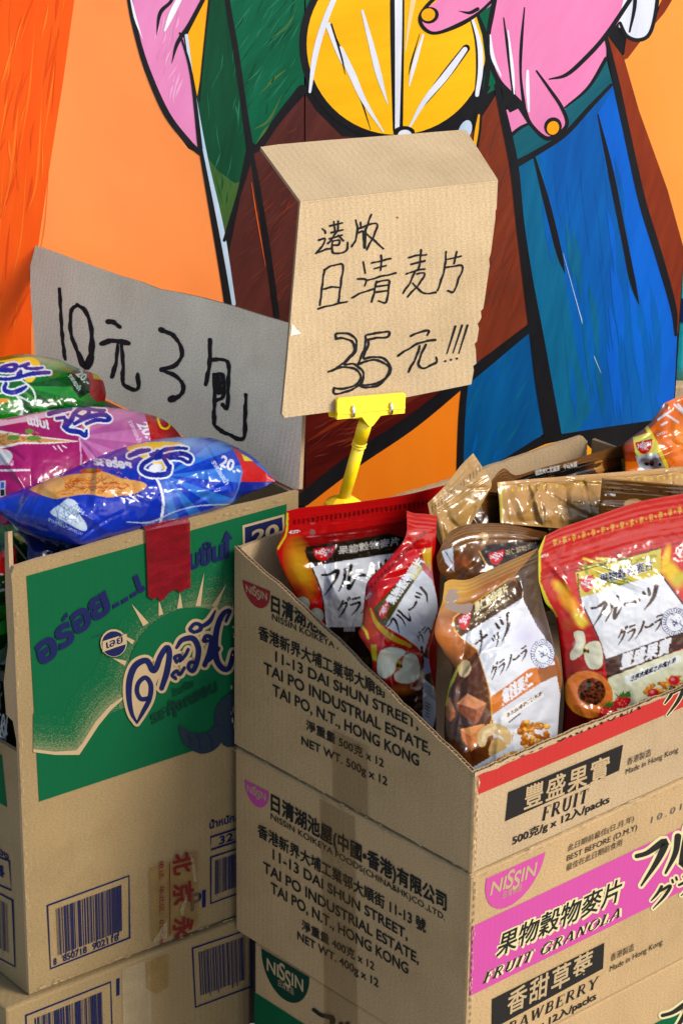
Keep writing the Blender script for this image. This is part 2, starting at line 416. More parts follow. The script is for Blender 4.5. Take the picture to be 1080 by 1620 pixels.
def paint(name, c1, c2, rot=0, sc=(14, 160), lo=.38, hi=.66, rough=.42, bump=.12):
    c1, c2 = tuple(v * .88 for v in c1), tuple(v * .88 for v in c2)
    g = NG(name)
    n1 = g.noise((sc[0], sc[1], 1), rot, 5, .6); n2 = g.noise((3, 5, 1), rot + 20, 3)
    n3 = g.noise((sc[0] * .35, sc[1] * .22, 1), rot + 9, 4, .6)
    md = tuple((u + v) / 2 for u, v in zip(c1, c2)); q1 = tuple(.75 * u + .25 * v for u, v in zip(c1, md)); q2 = tuple(.7 * u + .3 * v for u, v in zip(c2, md))
    a = g.mix(g.ramp(n1, [(lo - .1, q1), (hi + .08, q2)]), g.ramp(n3, [(.32, c1), (.68, c2)]), .5)
    b = g.ramp(n2, [(.3, (.9, .9, .9)), (.7, (1.08, 1.08, 1.08))])
    g.l(g.mix(a, b, 1.0, 'MULTIPLY'), g.b.inputs['Base Color']); g.b.inputs['Roughness'].default_value = rough; g.b.inputs['Specular IOR Level'].default_value = .2
    g.l(g.bump(n1, bump, .0008, g.bump(g.noise((900, 900, 1), 0, 2), .15, .0004)), g.b.inputs['Normal'])
def plain(name, c, rough=.4, metal=0, spec=.5, coat=0, bumpy=0):
    g = NG(name); n = g.noise((60, 60, 60), 0, 4, uv=False)
    g.l(g.ramp(n, [(.3, tuple(v * .88 for v in c)), (.7, tuple(min(1, v * 1.06) for v in c))]), g.b.inputs['Base Color'])
    g.b.inputs['Roughness'].default_value = rough; g.b.inputs['Metallic'].default_value = metal; g.b.inputs['Specular IOR Level'].default_value = spec; g.b.inputs['Coat Weight'].default_value = coat
    if bumpy: g.l(g.bump(n, bumpy, .002), g.b.inputs['Normal'])
def foil(name, rough=.15, coat=0, crinkle=.26):
    g = NG(name); at = g.n('Attribute', attribute_name='artwork'); g.l(at.outputs['Color'], g.b.inputs['Base Color'])
    g.b.inputs['Coat Weight'].default_value = coat; g.b.inputs['Coat Roughness'].default_value = .08; g.b.inputs['Specular IOR Level'].default_value = .30
    r = g.ramp(g.noise((40, 40, 40), 0, 3, uv=False), [(.3, (rough * .8,) * 3), (.7, (rough * 1.3,) * 3)]); g.l(r, g.b.inputs['Roughness'])
    b1 = g.bump(g.noise((16, 16, 16), 0, 1, uv=False), crinkle * .3, .006)
    v = g.n('TexVoronoi', feature='DISTANCE_TO_EDGE'); v.inputs['Scale'].default_value = 34
    tc = g.n('TexCoord'); nz = g.n('TexNoise'); nz.inputs['Scale'].default_value = 18; g.l(tc.outputs['Object'], nz.inputs['Vector'])
    mx = g.n('MixRGB'); mx.inputs[0].default_value = .05; g.l(tc.outputs['Object'], mx.inputs[1]); g.l(nz.outputs['Color'], mx.inputs[2]); g.l(mx.outputs[0], v.inputs['Vector'])
    b2 = g.bump(g.ramp(v.outputs['Distance'], [(0, (0, 0, 0)), (.1, (1, 1, 1))]), crinkle * .28, .0012, b1)
    g.l(b2, g.b.inputs['Normal']); g.l(b2, g.b.inputs['Coat Normal'])
def tape(name, c, alpha, rough=.18):
    g = NG(name); n = g.noise((30, 90, 1), 0, 4)
    g.l(g.ramp(n, [(.3, tuple(v * .7 for v in c)), (.7, tuple(min(1, v * 1.25) for v in c))]), g.b.inputs['Base Color'])
    g.b.inputs['Roughness'].default_value = rough; g.b.inputs['Alpha'].default_value = alpha; g.b.inputs['Coat Weight'].default_value = .4
    g.l(g.bump(n, .5, .002, g.bump(g.noise((160, 40, 1), 0, 2), .3, .0008)), g.b.inputs['Normal'])

K = (.300, .202, .098)
kraft('kraft', K); kraft('kraft_bright', (.30, .215, .122)); kraft('kraft_brown', (.200, .138, .062)); kraft('kraft_light', (.385, .285, .165), .35); kraft('kraft_grey', (.56, .52, .44), .4); kraft('kraft_pale', (.76, .645, .46), .8); kraft('kraft_raw', (.28, .19, .105), .1); kraft('kraft_warm', (.30, .20, .10), .2)
plain('flute_dark', (.16, .10, .05), .9)
ink('ink_black', (.013, .012, .011)); ink('ink_navy', (.006, .009, .046)); ink('ink_green', (.002, .062, .022), .02); ink('ink_dark_green', (.003, .026, .014)); ink('ink_red', (.30, .020, .018), .08)
ink('ink_magenta', (.33, .046, .185), .06); ink('ink_kraft', (.29, .21, .115), .1); ink('ink_kraft_bright', (.34, .25, .14), .1); ink('ink_halo', (.42, .37, .20), .1); ink('ink_grey', (.08, .075, .07), .3); ink('ink_violet', (.012, .020, .030), .12); ink('ink_tape_red', (.10, .008, .008), .2)
for i_, t_ in enumerate((.45, .52, .58, .635, .69)): ink('ink_mist_%d' % i_, (.002, .062, .022), .85, under=(.15, .15, .075), thr=t_)
ink('ink_logo_dark_red', (.20, .016, .018), .08)
ink('marker', (.008, .008, .010), .03, rough=.45)
paint('paint_peach', lin(250, 142, 70), lin(255, 152, 80), 90, (10, 30), rough=.5, bump=.08)
paint('paint_peach_right', lin(252, 154, 58), lin(255, 164, 72), 90, (10, 30), rough=.5, bump=.08)
paint('paint_orange_red', lin(240, 76, 2), lin(255, 98, 12), 78, (14, 120))
paint('paint_orange_streak', lin(250, 102, 12), lin(255, 126, 34), 78, (14, 120))
paint('paint_pink', lin(218, 120, 172), lin(236, 146, 192), 70, (10, 60)); paint('paint_hot_pink', lin(232, 120, 172), lin(244, 148, 192), 60, (10, 60))
paint('paint_green', lin(0, 66, 40), lin(10, 112, 76), 55, (12, 110)); paint('paint_dark_green', lin(4, 52, 34), lin(14, 84, 50), 80, (12, 110)); paint('paint_olive', lin(30, 80, 34), lin(90, 120, 56), 70, (12, 90))
paint('paint_yellow', lin(250, 176, 4), lin(255, 200, 26), 10, (10, 100)); paint('paint_amber', lin(248, 160, 8), lin(255, 180, 20), 80, (10, 60))
paint('paint_white', lin(215, 218, 232), lin(248, 248, 250), 80, (14, 120)); paint('paint_ice', lin(150, 186, 214), lin(214, 228, 240), 80, (14, 120)); paint('paint_white_thin', lin(252, 190, 50), lin(250, 236, 200), 80, (14, 140), .3, .55)
paint('paint_brown', lin(62, 28, 26), lin(104, 50, 42), 60, (14, 140)); paint('paint_rust', lin(92, 34, 18), lin(146, 62, 34), 70, (14, 140)); paint('paint_deep_rust', lin(104, 34, 12), lin(160, 60, 26), 75, (14, 120)); paint('paint_maroon', lin(50, 6, 8), lin(104, 24, 14), 20, (10, 160))
paint('paint_leaf', lin(14, 92, 60), lin(50, 134, 98), 60, (12, 110)); paint('paint_umber', lin(84, 40, 30), lin(124, 66, 52), 60, (14, 120)); paint('paint_rose', lin(240, 160, 202), lin(244, 170, 208), 60, (14, 60)); paint('paint_ember', lin(226, 62, 0), lin(240, 84, 4), 80, (14, 90))
paint('paint_black', (.006, .006, .008), (.016, .016, .018), 70, (14, 120), rough=.35)
paint('paint_blue', lin(0, 74, 150), lin(0, 108, 192), 80, (12, 130)); paint('paint_teal_blue', lin(0, 74, 116), lin(14, 116, 156), 80, (12, 130)); paint('paint_azure', lin(0, 84, 184), lin(4, 110, 220), 80, (12, 130)); paint('paint_deep_blue', lin(0, 70, 126), lin(2, 100, 160), 70, (12, 130)); paint('paint_teal', lin(0, 74, 88), lin(30, 110, 124), 40, (12, 120))
paint('paint_orange', lin(248, 122, 14), lin(255, 142, 26), 90, (10, 30), rough=.5, bump=.08)
plain('board_edge', (.45, .42, .38), .8); plain('wall_plaster', (.55, .53, .5), .9, bumpy=.3); plain('floor_concrete', (.46, .44, .41), .85, bumpy=.4)
plain('yellow_plastic', (.88, .60, .004), .32, coat=.3); plain('steel', (.7, .7, .72), .25, 1)
tape('tape_brown', (.085, .042, .008), .26); tape('tape_red', (.12, .003, .007), .94, .16); tape('tape_clear', (.42, .34, .22), .28); tape('tape_buff', (.22, .125, .03), .4)
foil('foil_gloss'); foil('film_gloss', .15, 0, .22)
plain('teal_pet', (.01, .32, .36), .15, coat=.5); plain('cap_white', (.8, .82, .85), .4); plain('navy_wrap', (.01, .02, .08), .3, coat=.4)

# ------------------------------------------------------------------ the layout of the place
YR, YG = 41.92, 38.5
dR, dL = yaw_dir(YR), np.array([-math.sin(math.radians(YR)), math.cos(math.radians(YR)), 0])
gR, gL = yaw_dir(YG), np.array([-math.sin(math.radians(YG)), math.cos(math.radians(YG)), 0])
Z = np.array([0, 0, 1.0])
C0 = CAM + ray(745, 1383) * 2.857 * S            # near lower corner of the open granola carton
PL, PR = Plane(C0, dR), Plane(C0, dL)            # its two visible sides
E0 = PL.at(371, 1182)
LL, LR, HB = float((E0 - C0) @ dL), 0.465, 0.2
PB = Plane(E0, dL)                               # its rear wall
PG = Plane(E0 + dL * .009, gL)                   # front of the green carton
OG = PG.at(472, 776)
PF = Plane(OG, gR)                               # right side of the green carton and its raised flap
PS = Plane(PG.at(31, 1192), gR)                  # its left side
PM = Plane(C0 + np.array([0, .92 * S, 0]), [0, -1, 0])   # painted wall
def P(a, b, z): return C0 + dR * a + dL * b + Z * z

# floor
mb = MB(); mb.slab([(-40, -40, 0), (40, -40, 0), (40, 40, 0), (-40, 40, 0)], [0, 0, 1], .1, 'floor_concrete')
o = mb.build('floor'); o['kind'] = 'structure'
# plain wall further back, seen past the edge of the painted board
mb = MB(); mb.slab([(-3, 5.2, 0), (4, 5.2, 0), (4, 5.2, 3), (-3, 5.2, 3)], [0, -1, 0], .12, 'wall_plaster')
o = mb.build('wall'); o['kind'] = 'structure'

# ------------------------------------------------------------------ painted wall board
wall_base = PM.at(540, 810) * [1, 1, 0]
mural = thing('painted_wall', 'pop-art painted board with orange ground, pink hands and yellow citrus slice behind the cartons', 'mural', wall_base)
mb = MB()
er0, er1 = PM.at(1111, 0), PM.at(1063, 640); xr = (er0[0] + er1[0]) / 2
ax, az = PM.at(-260, 500)[0], PM.at(500, -240)[2]; seam = PM.at(481, 300)[0]
yw = PM.P[1]
mb.slab([(ax, yw, 0.001), (seam - .0006, yw, 0.001), (seam - .0006, yw, az), (ax, yw, az)], [0, -1, 0], .03, 'paint_black', 'paint_black')  # edges coloured black so that the seam stays dark
mb.slab([(seam + .0006, yw, 0.001), (xr, yw, 0.001), (xr, yw, az), (seam + .0006, yw, az)], [0, -1, 0], .03, 'paint_black', 'board_edge')
mb.slab([(seam - .03, yw + .0302, .002), (seam + .03, yw + .0302, .002), (seam + .03, yw + .0302, az - .01), (seam - .03, yw + .0302, az - .01)], [0, -1, 0], .01, 'paint_black')  # unseen black strip added behind the seam to keep light out of the gap
mb.build('board', mural)
mb = MB(); d = Sheet(PM, mb, .0002, .00008)
XR = lambda y: 1111 - 46 * y / 620 - .5              # picture x of the board's right edge
d.poly([(-250, -230), (130, -230), (118, 0), (100, 130), (78, 270), (61, 388), (50, 520), (50, 900), (-250, 900)], 'paint_orange_red', 1)
for i in range(13):
    x = -30 + i * 12.2; y = -40 + (i * 97) % 300
    if x < 112 - y * .1: d.stroke([(x, y), (x - 9, y + 90 + (i * 37) % 60), (x - 24, y + 200)], [.4, 2.2 + i % 3, .4], 'paint_orange_streak', 2)
d.poly([(130, -230), (280, -230), (204, -60), (204, 0), (214, 60), (228, 110), (258, 180), (298, 235), (318, 245), (335, 330), (352, 430), (362, 490), (362, 800), (50, 900), (50, 520), (61, 388), (78, 270), (100, 130), (118, 0)], 'paint_peach', 1)
d.poly([(205, -60), (335, -60), (322, 0), (298, 40), (290, 58), (302, 115), (316, 238), (298, 222), (262, 178), (232, 110), (214, 50)], 'paint_pink', 2)
d.poly([(296, 56), (328, -6), (330, -60), (340, -60), (326, 40), (319, 115), (312, 152), (304, 110)], 'paint_amber', 2)
d.poly([(332, -60), (481, -60), (481, 140), (440, 185), (398, 236), (380, 300), (354, 378), (340, 330), (322, 240), (313, 150), (320, 110), (328, 40)], 'paint_green', 2)
d.poly([(332, -60), (362, -60), (360, 0), (373, 75), (387, 175), (396, 232), (380, 300), (354, 378), (340, 330), (322, 240), (314, 150), (320, 110), (328, 40)], 'paint_dark_green', 3)
d.poly([(325, 245), (345, 270), (372, 290), (385, 285), (378, 305), (356, 372), (345, 330)], 'paint_olive', 4)
for q in ([(400, 205), (425, 190), (446, 150)], [(405, 228), (420, 205), (432, 196)], [(430, 60), (455, 40), (470, 10)], [(410, 150), (430, 128), (452, 110)]): d.stroke(q, [.5, 4, .5], 'paint_olive', 4)
d.poly([(483, -60), (524, -60), (505, 5), (492, 45), (484, 78)], 'paint_green', 2)
R_ = random.Random(21)
def inside(pt, poly):
    x, y = pt; c = False
    for (x0, y0), (x1, y1) in zip(poly, poly[1:] + poly[:1]):
        if (y0 > y) != (y1 > y) and x < (x1 - x0) * (y - y0) / (y1 - y0) + x0: c = not c
    return c
def brushwork(poly, ang, mats, n, L, wmax, layer):
    xs, ys = [q[0] for q in poly], [q[1] for q in poly]
    for _ in range(n * 4):
        if n <= 0: break
        x, y = R_.uniform(min(xs), max(xs)), R_.uniform(min(ys), max(ys)); a = math.radians(ang + R_.gauss(0, 9)); l = L * R_.uniform(.4, 1.1); dx, dy = l * math.cos(a), -l * math.sin(a)
        if all(inside((x + dx * k, y + dy * k), poly) for k in (0, .5, 1)):
            d.stroke([(x, y), (x + dx * .5 + R_.uniform(-2, 2), y + dy * .5 + R_.uniform(-2, 2)), (x + dx, y + dy)], [.4, wmax * R_.uniform(.2, 1), .4], R_.choice(mats), layer); n -= 1
brushwork([(336, -40), (476, -40), (476, 135), (400, 228), (385, 170), (365, 20)], 58, ['paint_green', 'paint_dark_green', 'paint_leaf', 'paint_leaf'], 60, 46, 3.2, 4)
brushwork([(332, 40), (366, 60), (385, 180), (390, 235), (372, 300), (355, 350), (330, 230), (320, 140)], 84, ['paint_dark_green', 'paint_green', 'paint_leaf'], 26, 50, 3, 4)
brushwork([(370, 470), (370, 390), (400, 260), (444, 198), (478, 160), (478, 500)], 48, ['paint_umber', 'paint_rust', 'paint_brown'], 46, 46, 2.4, 4)
brushwork([(745, 240), (785, 160), (800, 200), (815, 300), (828, 430), (836, 500), (745, 560)], 62, ['paint_deep_rust', 'paint_umber', 'paint_rust'], 46, 60, 3, 5)
brushwork([(484, 660), (590, 640), (640, 650), (500, 745), (484, 740)], 24, ['paint_deep_rust', 'paint_umber'], 26, 60, 2, 5)
brushwork([(742, 590), (836, 530), (860, 670), (785, 730), (732, 755)], 68, ['paint_deep_blue', 'paint_teal_blue', 'paint_blue'], 26, 50, 5, 5)
brushwork([(230, 10), (300, 10), (285, 70), (305, 200), (262, 165)], 70, ['paint_pink', 'paint_rose'], 18, 40, 5, 4)
brushwork([(-40, -30), (112, -30), (95, 120), (70, 300), (50, 540), (-40, 560)], 80, ['paint_orange_red', 'paint_orange_streak', 'paint_ember', 'paint_ember'], 60, 90, 5, 4)
# black contours of the left figure
d.stroke([(200, -60), (206, 0), (216, 52), (234, 112), (264, 180), (298, 224), (318, 243)], [8, 9, 8, 9, 10, 9, 8], 'paint_black', 6)
d.stroke([(318, 238), (335, 330), (352, 425), (364, 500)], [6, 9, 11, 12], 'paint_black', 6)
d.stroke([(285, 52), (303, 118), (317, 235)], [3, 5, 8], 'paint_black', 6)
d.stroke([(325, -8), (300, 38), (281, 68), (272, 100)], [6, 6, 6, .5], 'paint_black', 6)
d.stroke([(276, -30), (272, 0), (254, 20), (248, 56)], [5, 5, 6, .5], 'paint_black', 6)
d.stroke([(288, -10), (272, 22), (261, 48)], [8, 9, 3], 'paint_white', 5)
d.stroke([(208, 0), (215, 30), (226, 62)], [3, 4, .5], 'paint_white', 7)
d.stroke([(295, 56), (306, 135), (325, 248), (350, 362), (368, 480)], [5, 4, 7, 9, 10], 'paint_ice', 5)
d.stroke([(338, -60), (327, 40), (318, 130), (316, 160)], [4, 3, 3, 2], 'paint_black', 6)
d.stroke([(358, -60), (360, 0), (373, 78), (387, 175), (396, 238)], [7, 8, 9, 9, 12], 'paint_black', 6)
d.stroke([(398, 232), (380, 300), (355, 380)], [14, 7, 5], 'paint_black', 6)
d.stroke([(396, 240), (412, 190 + 40), (440, 188), (478, 142)], [10, 10, 12, 16], 'paint_black', 6)
# brown robe
d.poly([(362, 800), (362, 400), (382, 302), (398, 246), (442, 192), (481, 150), (481, 800)], 'paint_brown', 1)
d.poly([(483, 150), (500, 175), (540, 215), (640, 225), (730, 210), (745, 230), (745, 620), (483, 800)], 'paint_brown', 1)
d.poly([(730, 235), (790, 140), (802, 190), (814, 260), (820, 330), (832, 430), (843, 512), (740, 582), (640, 640), (640, 235)], 'paint_rust', 3)
d.poly([(483, 800), (483, 640), (600, 640), (735, 560), (735, 612), (650, 660), (560, 722), (500, 765)], 'paint_maroon', 2)
d.stroke([(398, 240), (410, 310), (425, 405), (438, 500)], [6, 8, 9, 9], 'paint_black', 6)
d.stroke([(398, 288), (406, 340), (420, 420)], [.4, 1.2, .4], 'paint_orange_streak', 6)
# citrus slice
CX, CY, RX, RY = 627, 70, 142, 143
d.dot(CX, CY, RX + 12, RY + 10, 'paint_black', 3, n=64)
d.dot(CX, CY, RX, RY, 'paint_yellow', 4, n=64)
d.stroke([(548, -45), (517, 25), (499, 85), (490, 145)], [7, 9, 9, 4], 'paint_white', 6)
d.stroke([(745, 25), (757, 70), (759, 110), (754, 150)], [5, 9, 9, 6], 'paint_white', 6); d.stroke([(741, 20), (752, 65), (754, 110), (750, 152)], [1, 3, 3, 1], 'paint_black', 6)
for q, w in (([(628, -60), (628, 60), (629, 205)], [16, 15, 9]),): d.stroke(q, [k + 7 for k in w], 'paint_black', 5); d.stroke([(620, -60), (620, 80), (625, 170)], 3, 'paint_black', 5); d.stroke([(630, -60), (630, 60), (628, 205)], [13, 11, 7], 'paint_white', 6)
d.stroke([(532, 62), (553, 112), (571, 158), (586, 205)], [3, 4, 3, 1], 'paint_black', 5); d.stroke([(538, 78), (558, 120), (576, 160), (606, 208)], [10, 11, 8, 2], 'paint_white', 6)
d.stroke([(520, 40), (534, 80), (541, 100)], [10, 7, 2], 'paint_white', 6); d.stroke([(524, 38), (540, 90), (546, 118)], [3, 3, .5], 'paint_black', 7)
d.stroke([(573, 17), (587, 70), (599, 118), (613, 165)], [4, 8, 9, 1], 'paint_white', 6)
d.stroke([(669, 55), (656, 98), (647, 135)], [3, 7, 2], 'paint_white', 6); d.stroke([(664, 52), (651, 96), (646, 118)], [.5, 2.5, .5], 'paint_black', 7)
d.stroke([(655, -10), (648, 30), (641, 80)], [9, 6, 1], 'paint_white_thin', 6)
d.stroke([(737, 76), (705, 118), (668, 165)], [12, 14, 8], 'paint_black', 5); d.stroke([(735, 78), (704, 120), (671, 160), (648, 200)], [8, 11, 8, 3], 'paint_white', 6)
d.dot(639, 209, 17, 10, 'paint_black', 7); d.dot(640, 213, 11, 8, 'paint_white', 8)
d.dot(735, 207, 10, 18, 'paint_ice', 5, 20); d.stroke([(757, 178), (754, 210), (749, 245)], [11, 12, 9], 'paint_black', 4); d.stroke([(757, 182), (753, 210), (749, 240)], [3, 6, 4], 'paint_amber', 5)
# green gap, hand and fingers
d.poly([(752, 22), (790, -10), (778, 50), (774, 95), (786, 140), (762, 152), (768, 100), (762, 55)], 'paint_green', 5)
d.stroke([(772, 138), (757, 155), (738, 180)], [6, 14, 18], 'paint_black', 5)
d.stroke([(752, 15), (768, 60), (771, 110), (766, 150)], [4, 8, 8, 6], 'paint_black', 6)
d.poly([(662, 34), (668, 15), (690, 2), (720, -40), (800, -40), (780, 4), (752, 22), (728, 36), (700, 51), (682, 51), (670, 46)], 'paint_hot_pink', 7, smooth=4)
d.stroke([(700, -14), (676, 8), (664, 28), (671, 45), (690, 52), (728, 38), (757, 20), (783, -4)], [5, 6, 6, 6, 5, 7, 5, 5], 'paint_black', 8)
d.stroke([(725, 17), (742, 20), (755, 14)], [.5, 5, 6], 'paint_black', 8)
d.dot(679, 24, 15, 13, 'paint_black', 8, -20); d.dot(677, 23, 11, 10, 'paint_amber', 9, -20)
d.poly([(784, -40), (1004, -40), (990, 20), (958, 58), (958, 92), (935, 130), (893, 172), (897, 198), (880, 217), (862, 217), (846, 203), (832, 178), (836, 194), (806, 214), (799, 175), (818, 160), (800, 140), (784, 118), (774, 92), (772, 50)], 'paint_hot_pink', 7)
d.stroke([(790, -40), (778, 20), (772, 60), (775, 95), (790, 130), (822, 166), (838, 195), (862, 218), (882, 214)], [6, 8, 6, 7, 8, 12, 6, 7, 7], 'paint_black', 8)
d.poly([(792, 128), (812, 150), (826, 168), (806, 178), (797, 165)], 'paint_black', 8)
d.stroke([(796, 28), (803, 80), (812, 148)], [2, 5, 6], 'paint_black', 8); d.stroke([(803, 48), (810, 110), (813, 148)], [2, 5, 2], 'paint_white', 8)
d.stroke([(829, 12), (824, 70), (823, 120), (829, 172)], [2, 5, 4, 6], 'paint_black', 8); d.stroke([(834, 112), (834, 140), (836, 176)], [4, 6, 3], 'paint_white', 8); d.stroke([(775, 55), (779, 90), (792, 120)], [2, 6, 2], 'paint_white', 8)
d.stroke([(848, 112), (868, 140), (888, 170), (896, 196), (882, 214)], [3, 5, 6, 6, 6], 'paint_black', 8)
d.stroke([(868, 125), (895, 118), (925, 92), (958, 55), (1002, -10)], [2, 6, 7, 7, 7], 'paint_black', 8)
d.dot(874, 200, 14, 15, 'paint_black', 9, 20); d.dot(874, 202, 9.5, 11, 'paint_amber', 10, 20)
d.poly([(978, 34), (1000, -40), (1044, -40), (1040, 5), (1028, 50), (1010, 62), (992, 58), (984, 46)], 'paint_white', 7, smooth=3)
d.stroke([(980, 36), (990, 56), (1008, 63), (1026, 54), (1036, 20), (1043, -40)], [5, 6, 6, 6, 6, 7], 'paint_black', 8); d.stroke([(1004, -30), (1003, 10), (995, 50)], [5, 6, 3], 'paint_black', 8)
# cuff and sleeve
d.poly([(806, 214), (836, 194), (846, 203), (862, 217), (880, 217), (897, 198), (893, 172), (935, 130), (958, 92), (968, 132), (893, 212), (812, 264)], 'paint_teal', 6)
d.stroke([(893, 170), (930, 138), (958, 92)], [3, 5, 6], 'paint_black', 8); d.stroke([(966, 134), (930, 172), (893, 212), (850, 240), (811, 262)], [5, 7, 8, 9, 12], 'paint_black', 8); d.stroke([(805, 216), (822, 202), (836, 195)], [6, 5, 4], 'paint_black', 8)
d.poly([(968, 132), (983, 200), (1000, 280), (1032, 380), (1064, 480), (1070, 530), (1064, 640), (1060, 700), (890, 700), (868, 690), (850, 560), (838, 480), (826, 370), (812, 264), (893, 212)], 'paint_blue', 5)
d.poly([(812, 264), (850, 240), (866, 320), (890, 425), (912, 560), (935, 650), (900, 700), (868, 690), (850, 560), (838, 480), (826, 370)], 'paint_teal_blue', 6)
d.poly([(945, 180), (968, 140), (983, 200), (1000, 280), (1032, 380), (1064, 480), (1070, 530), (1064, 660), (1040, 640), (1018, 500), (990, 380), (965, 270)], 'paint_azure', 6)
R_ = random.Random(3)
for i in range(44):
    x = R_.uniform(826, 1050); y = R_.uniform(215, 560); lo_, hi_ = 812 + (y - 264) * .13 + 14, 968 + (y - 132) * .26 - 20
    if lo_ < x < hi_:
        f_ = (x - lo_) / (hi_ - lo_); d.stroke([(x, y), (x + 9, y + R_.uniform(40, 70)), (x + 15, y + R_.uniform(100, 150))], [1, R_.uniform(5, 13), 1], R_.choice(['paint_teal_blue', 'paint_blue'] if f_ < .45 else ['paint_blue', 'paint_azure']), 7)
d.stroke([(890, 400), (912, 480), (930, 540), (950, 590)], [.5, 1.2, 1.6, .5], 'paint_ice', 7)
d.stroke([(957, 55), (974, 130), (992, 215), (1015, 318), (1040, 400), (1064, 485), (1068, 530)], [6, 10, 11, 12, 12, 10, 4], 'paint_black', 8)
d.stroke([(785, 135), (799, 195), (813, 265), (822, 350), (834, 440), (848, 530), (860, 610), (876, 700)], [8, 13, 14, 13, 16, 22, 27, 28], 'paint_black', 8)
d.stroke([(845, 250), (864, 320), (884, 400), (893, 432)], [4, 10, 9, .5], 'paint_black', 8)
d.stroke([(945, 181), (965, 270), (985, 370), (1000, 445), (1010, 482)], [2, 9, 9, 9, .5], 'paint_black', 8)
# right rust strip and orange ground
d.poly([(960, 56), (985, 90), (1010, 175), (1055, 300), (XR(395), 395), (XR(500), 500), (XR(530), 530), (1064, 486), (1030, 380), (1000, 275), (984, 200), (970, 130)], 'paint_deep_rust', 5)
d.poly([(985, 88), (1012, 40), (1040, -40), (XR(-60), -60), (XR(395), 395), (1055, 300), (1010, 175)], 'paint_peach_right', 4)
d.poly([(985, 95), (990, 60), (1026, 60), (1046, 0), (1052, -40), (1086, -40), (1050, 20), (1020, 55), (992, 92)], 'paint_deep_rust', 6)
# lower patches
d.poly([(736, 584), (840, 520), (850, 565), (868, 680), (785, 740), (728, 770)], 'paint_deep_blue', 4)
d.poly([(728, 612), (722, 900), (483, 900), (483, 785), (560, 728), (650, 660)], 'paint_orange', 4)
d.stroke([(480, 790), (560, 728), (650, 668), (735, 600), (845, 512)], [22, 24, 22, 18, 12], 'paint_black', 8)
d.stroke([(737, 590), (729, 680), (723, 900)], [10, 11, 10], 'paint_black', 8)
d.poly([(728, 765), (790, 730), (850, 692), (960, 675), (1062, 660), (1058, 900), (723, 900)], 'paint_black', 7)
d.poly([(800, 742), (830, 716), (862, 702), (895, 695), (925, 700), (940, 715), (940, 900), (790, 900)], 'paint_amber', 9)
for i in range(18):
    a = math.radians(R_.uniform(15, 165)); d.stroke([(483 + i * 4, 700 - i * 2.2), (530 + i * 5, 668 - i * 2), (590 + i * 4, 640 - i)], [.3, 1.3, .3], 'paint_deep_rust', 4)
mb.build('mural_paint', mural)

# ------------------------------------------------------------------ cartons
def cut_edge(mb, pts, n, mat='kraft_raw', depth=.012, pitch=.0052, seed=1):
    """corrugated board showing its flutes along a cut: two liners' gap filled with a wavy ribbon"""
    pts = [np.asarray(p, float) for p in pts]; V, F = [], []; s = 0; k = 0
    for i in range(len(pts) - 1):
        L = np.linalg.norm(pts[i + 1] - pts[i]); m = max(2, int(L / pitch * 8))
        for j in range(m):
            p = pts[i] + (pts[i + 1] - pts[i]) * (j / m); w = .0013 * math.sin(2 * math.pi * (s + L * j / m) / pitch)
            q = p - n * (.0021 + w); V += [q - Z * .0003, q - Z * depth]; k += 1
        s += L
    F = [(2 * i, 2 * i + 1, 2 * i + 3, 2 * i + 2) for i in range(k - 1)]
    mb.add(V, F, mat)
    V, F = [], []
    for p in pts: V += [p - n * .0006 - Z * .007, p - n * .0036 - Z * .007]
    mb.add(V, [(2 * i, 2 * i + 1, 2 * i + 3, 2 * i + 2) for i in range(len(pts) - 1)], 'flute_dark')
def ragged(pts, seed, amp=.0009, step=.008):
    R = random.Random(seed); out = []
    for i in range(len(pts) - 1):
        a, b = np.asarray(pts[i], float), np.asarray(pts[i + 1], float); m = max(1, int(np.linalg.norm(b - a) / step))
        for j in range(m): out.append(a + (b - a) * (j / m) + Z * (R.uniform(-amp, amp) if (i or j) else 0))
    out.append(np.asarray(pts[-1], float)); return out
def liners(mb, pts, n, mat, inner, t=.0042):
    mb.slab(pts, n, .0006, mat, 'kraft_raw'); mb.slab([p - n * (t - .0006) for p in pts], n, .0006, inner, 'kraft_raw')

def half_disc(d, q0, q1, low, c, layer, rise=.55):
    """logo shape: flat top edge q0->q1, round belly reaching low"""
    q0, q1, low = (np.asarray(v, float) for v in (q0, q1, low)); mid = (q0 + q1) / 2; dn = low - mid
    d.poly([q0] + [mid + (q0 - mid) * math.cos(t) + dn * math.sin(t) for t in np.linspace(.25, math.pi - .25, 18)] + [q1], c, layer)
def maker_logo(d, q0, q1, low, c, layer, small=True, txt='ink_kraft'):
    half_disc(d, q0, q1, low, c, layer)
    q0, q1, low = (np.asarray(v, float) for v in (q0, q1, low)); w = q1 - q0; dn = low - (q0 + q1) / 2
    a = q0 + w * .12 + dn * .48; b = q1 - w * .12 + dn * .48; up = -dn * .34
    for t_, s_, k0, k1, hh in (('NI', 1, 0, .33, 1), ('S', 1, .335, .50, 1.35), ('S', 1, .50, .66, 1.35), ('IN', 1, .68, 1, 1)):
        sh = dn * (.12 if (k0 == .50) else (.02 if k0 == .335 else 0))
        d.text(t_, a + (b - a) * k0 + sh, a + (b - a) * k1 + sh, up * hh, txt, layer + 1, bold=.02)
    if small: d.text('日清食品', q0 + w * .36 + dn * .72, q0 + w * .68 + dn * .72, -dn * .17, txt, layer + 1)

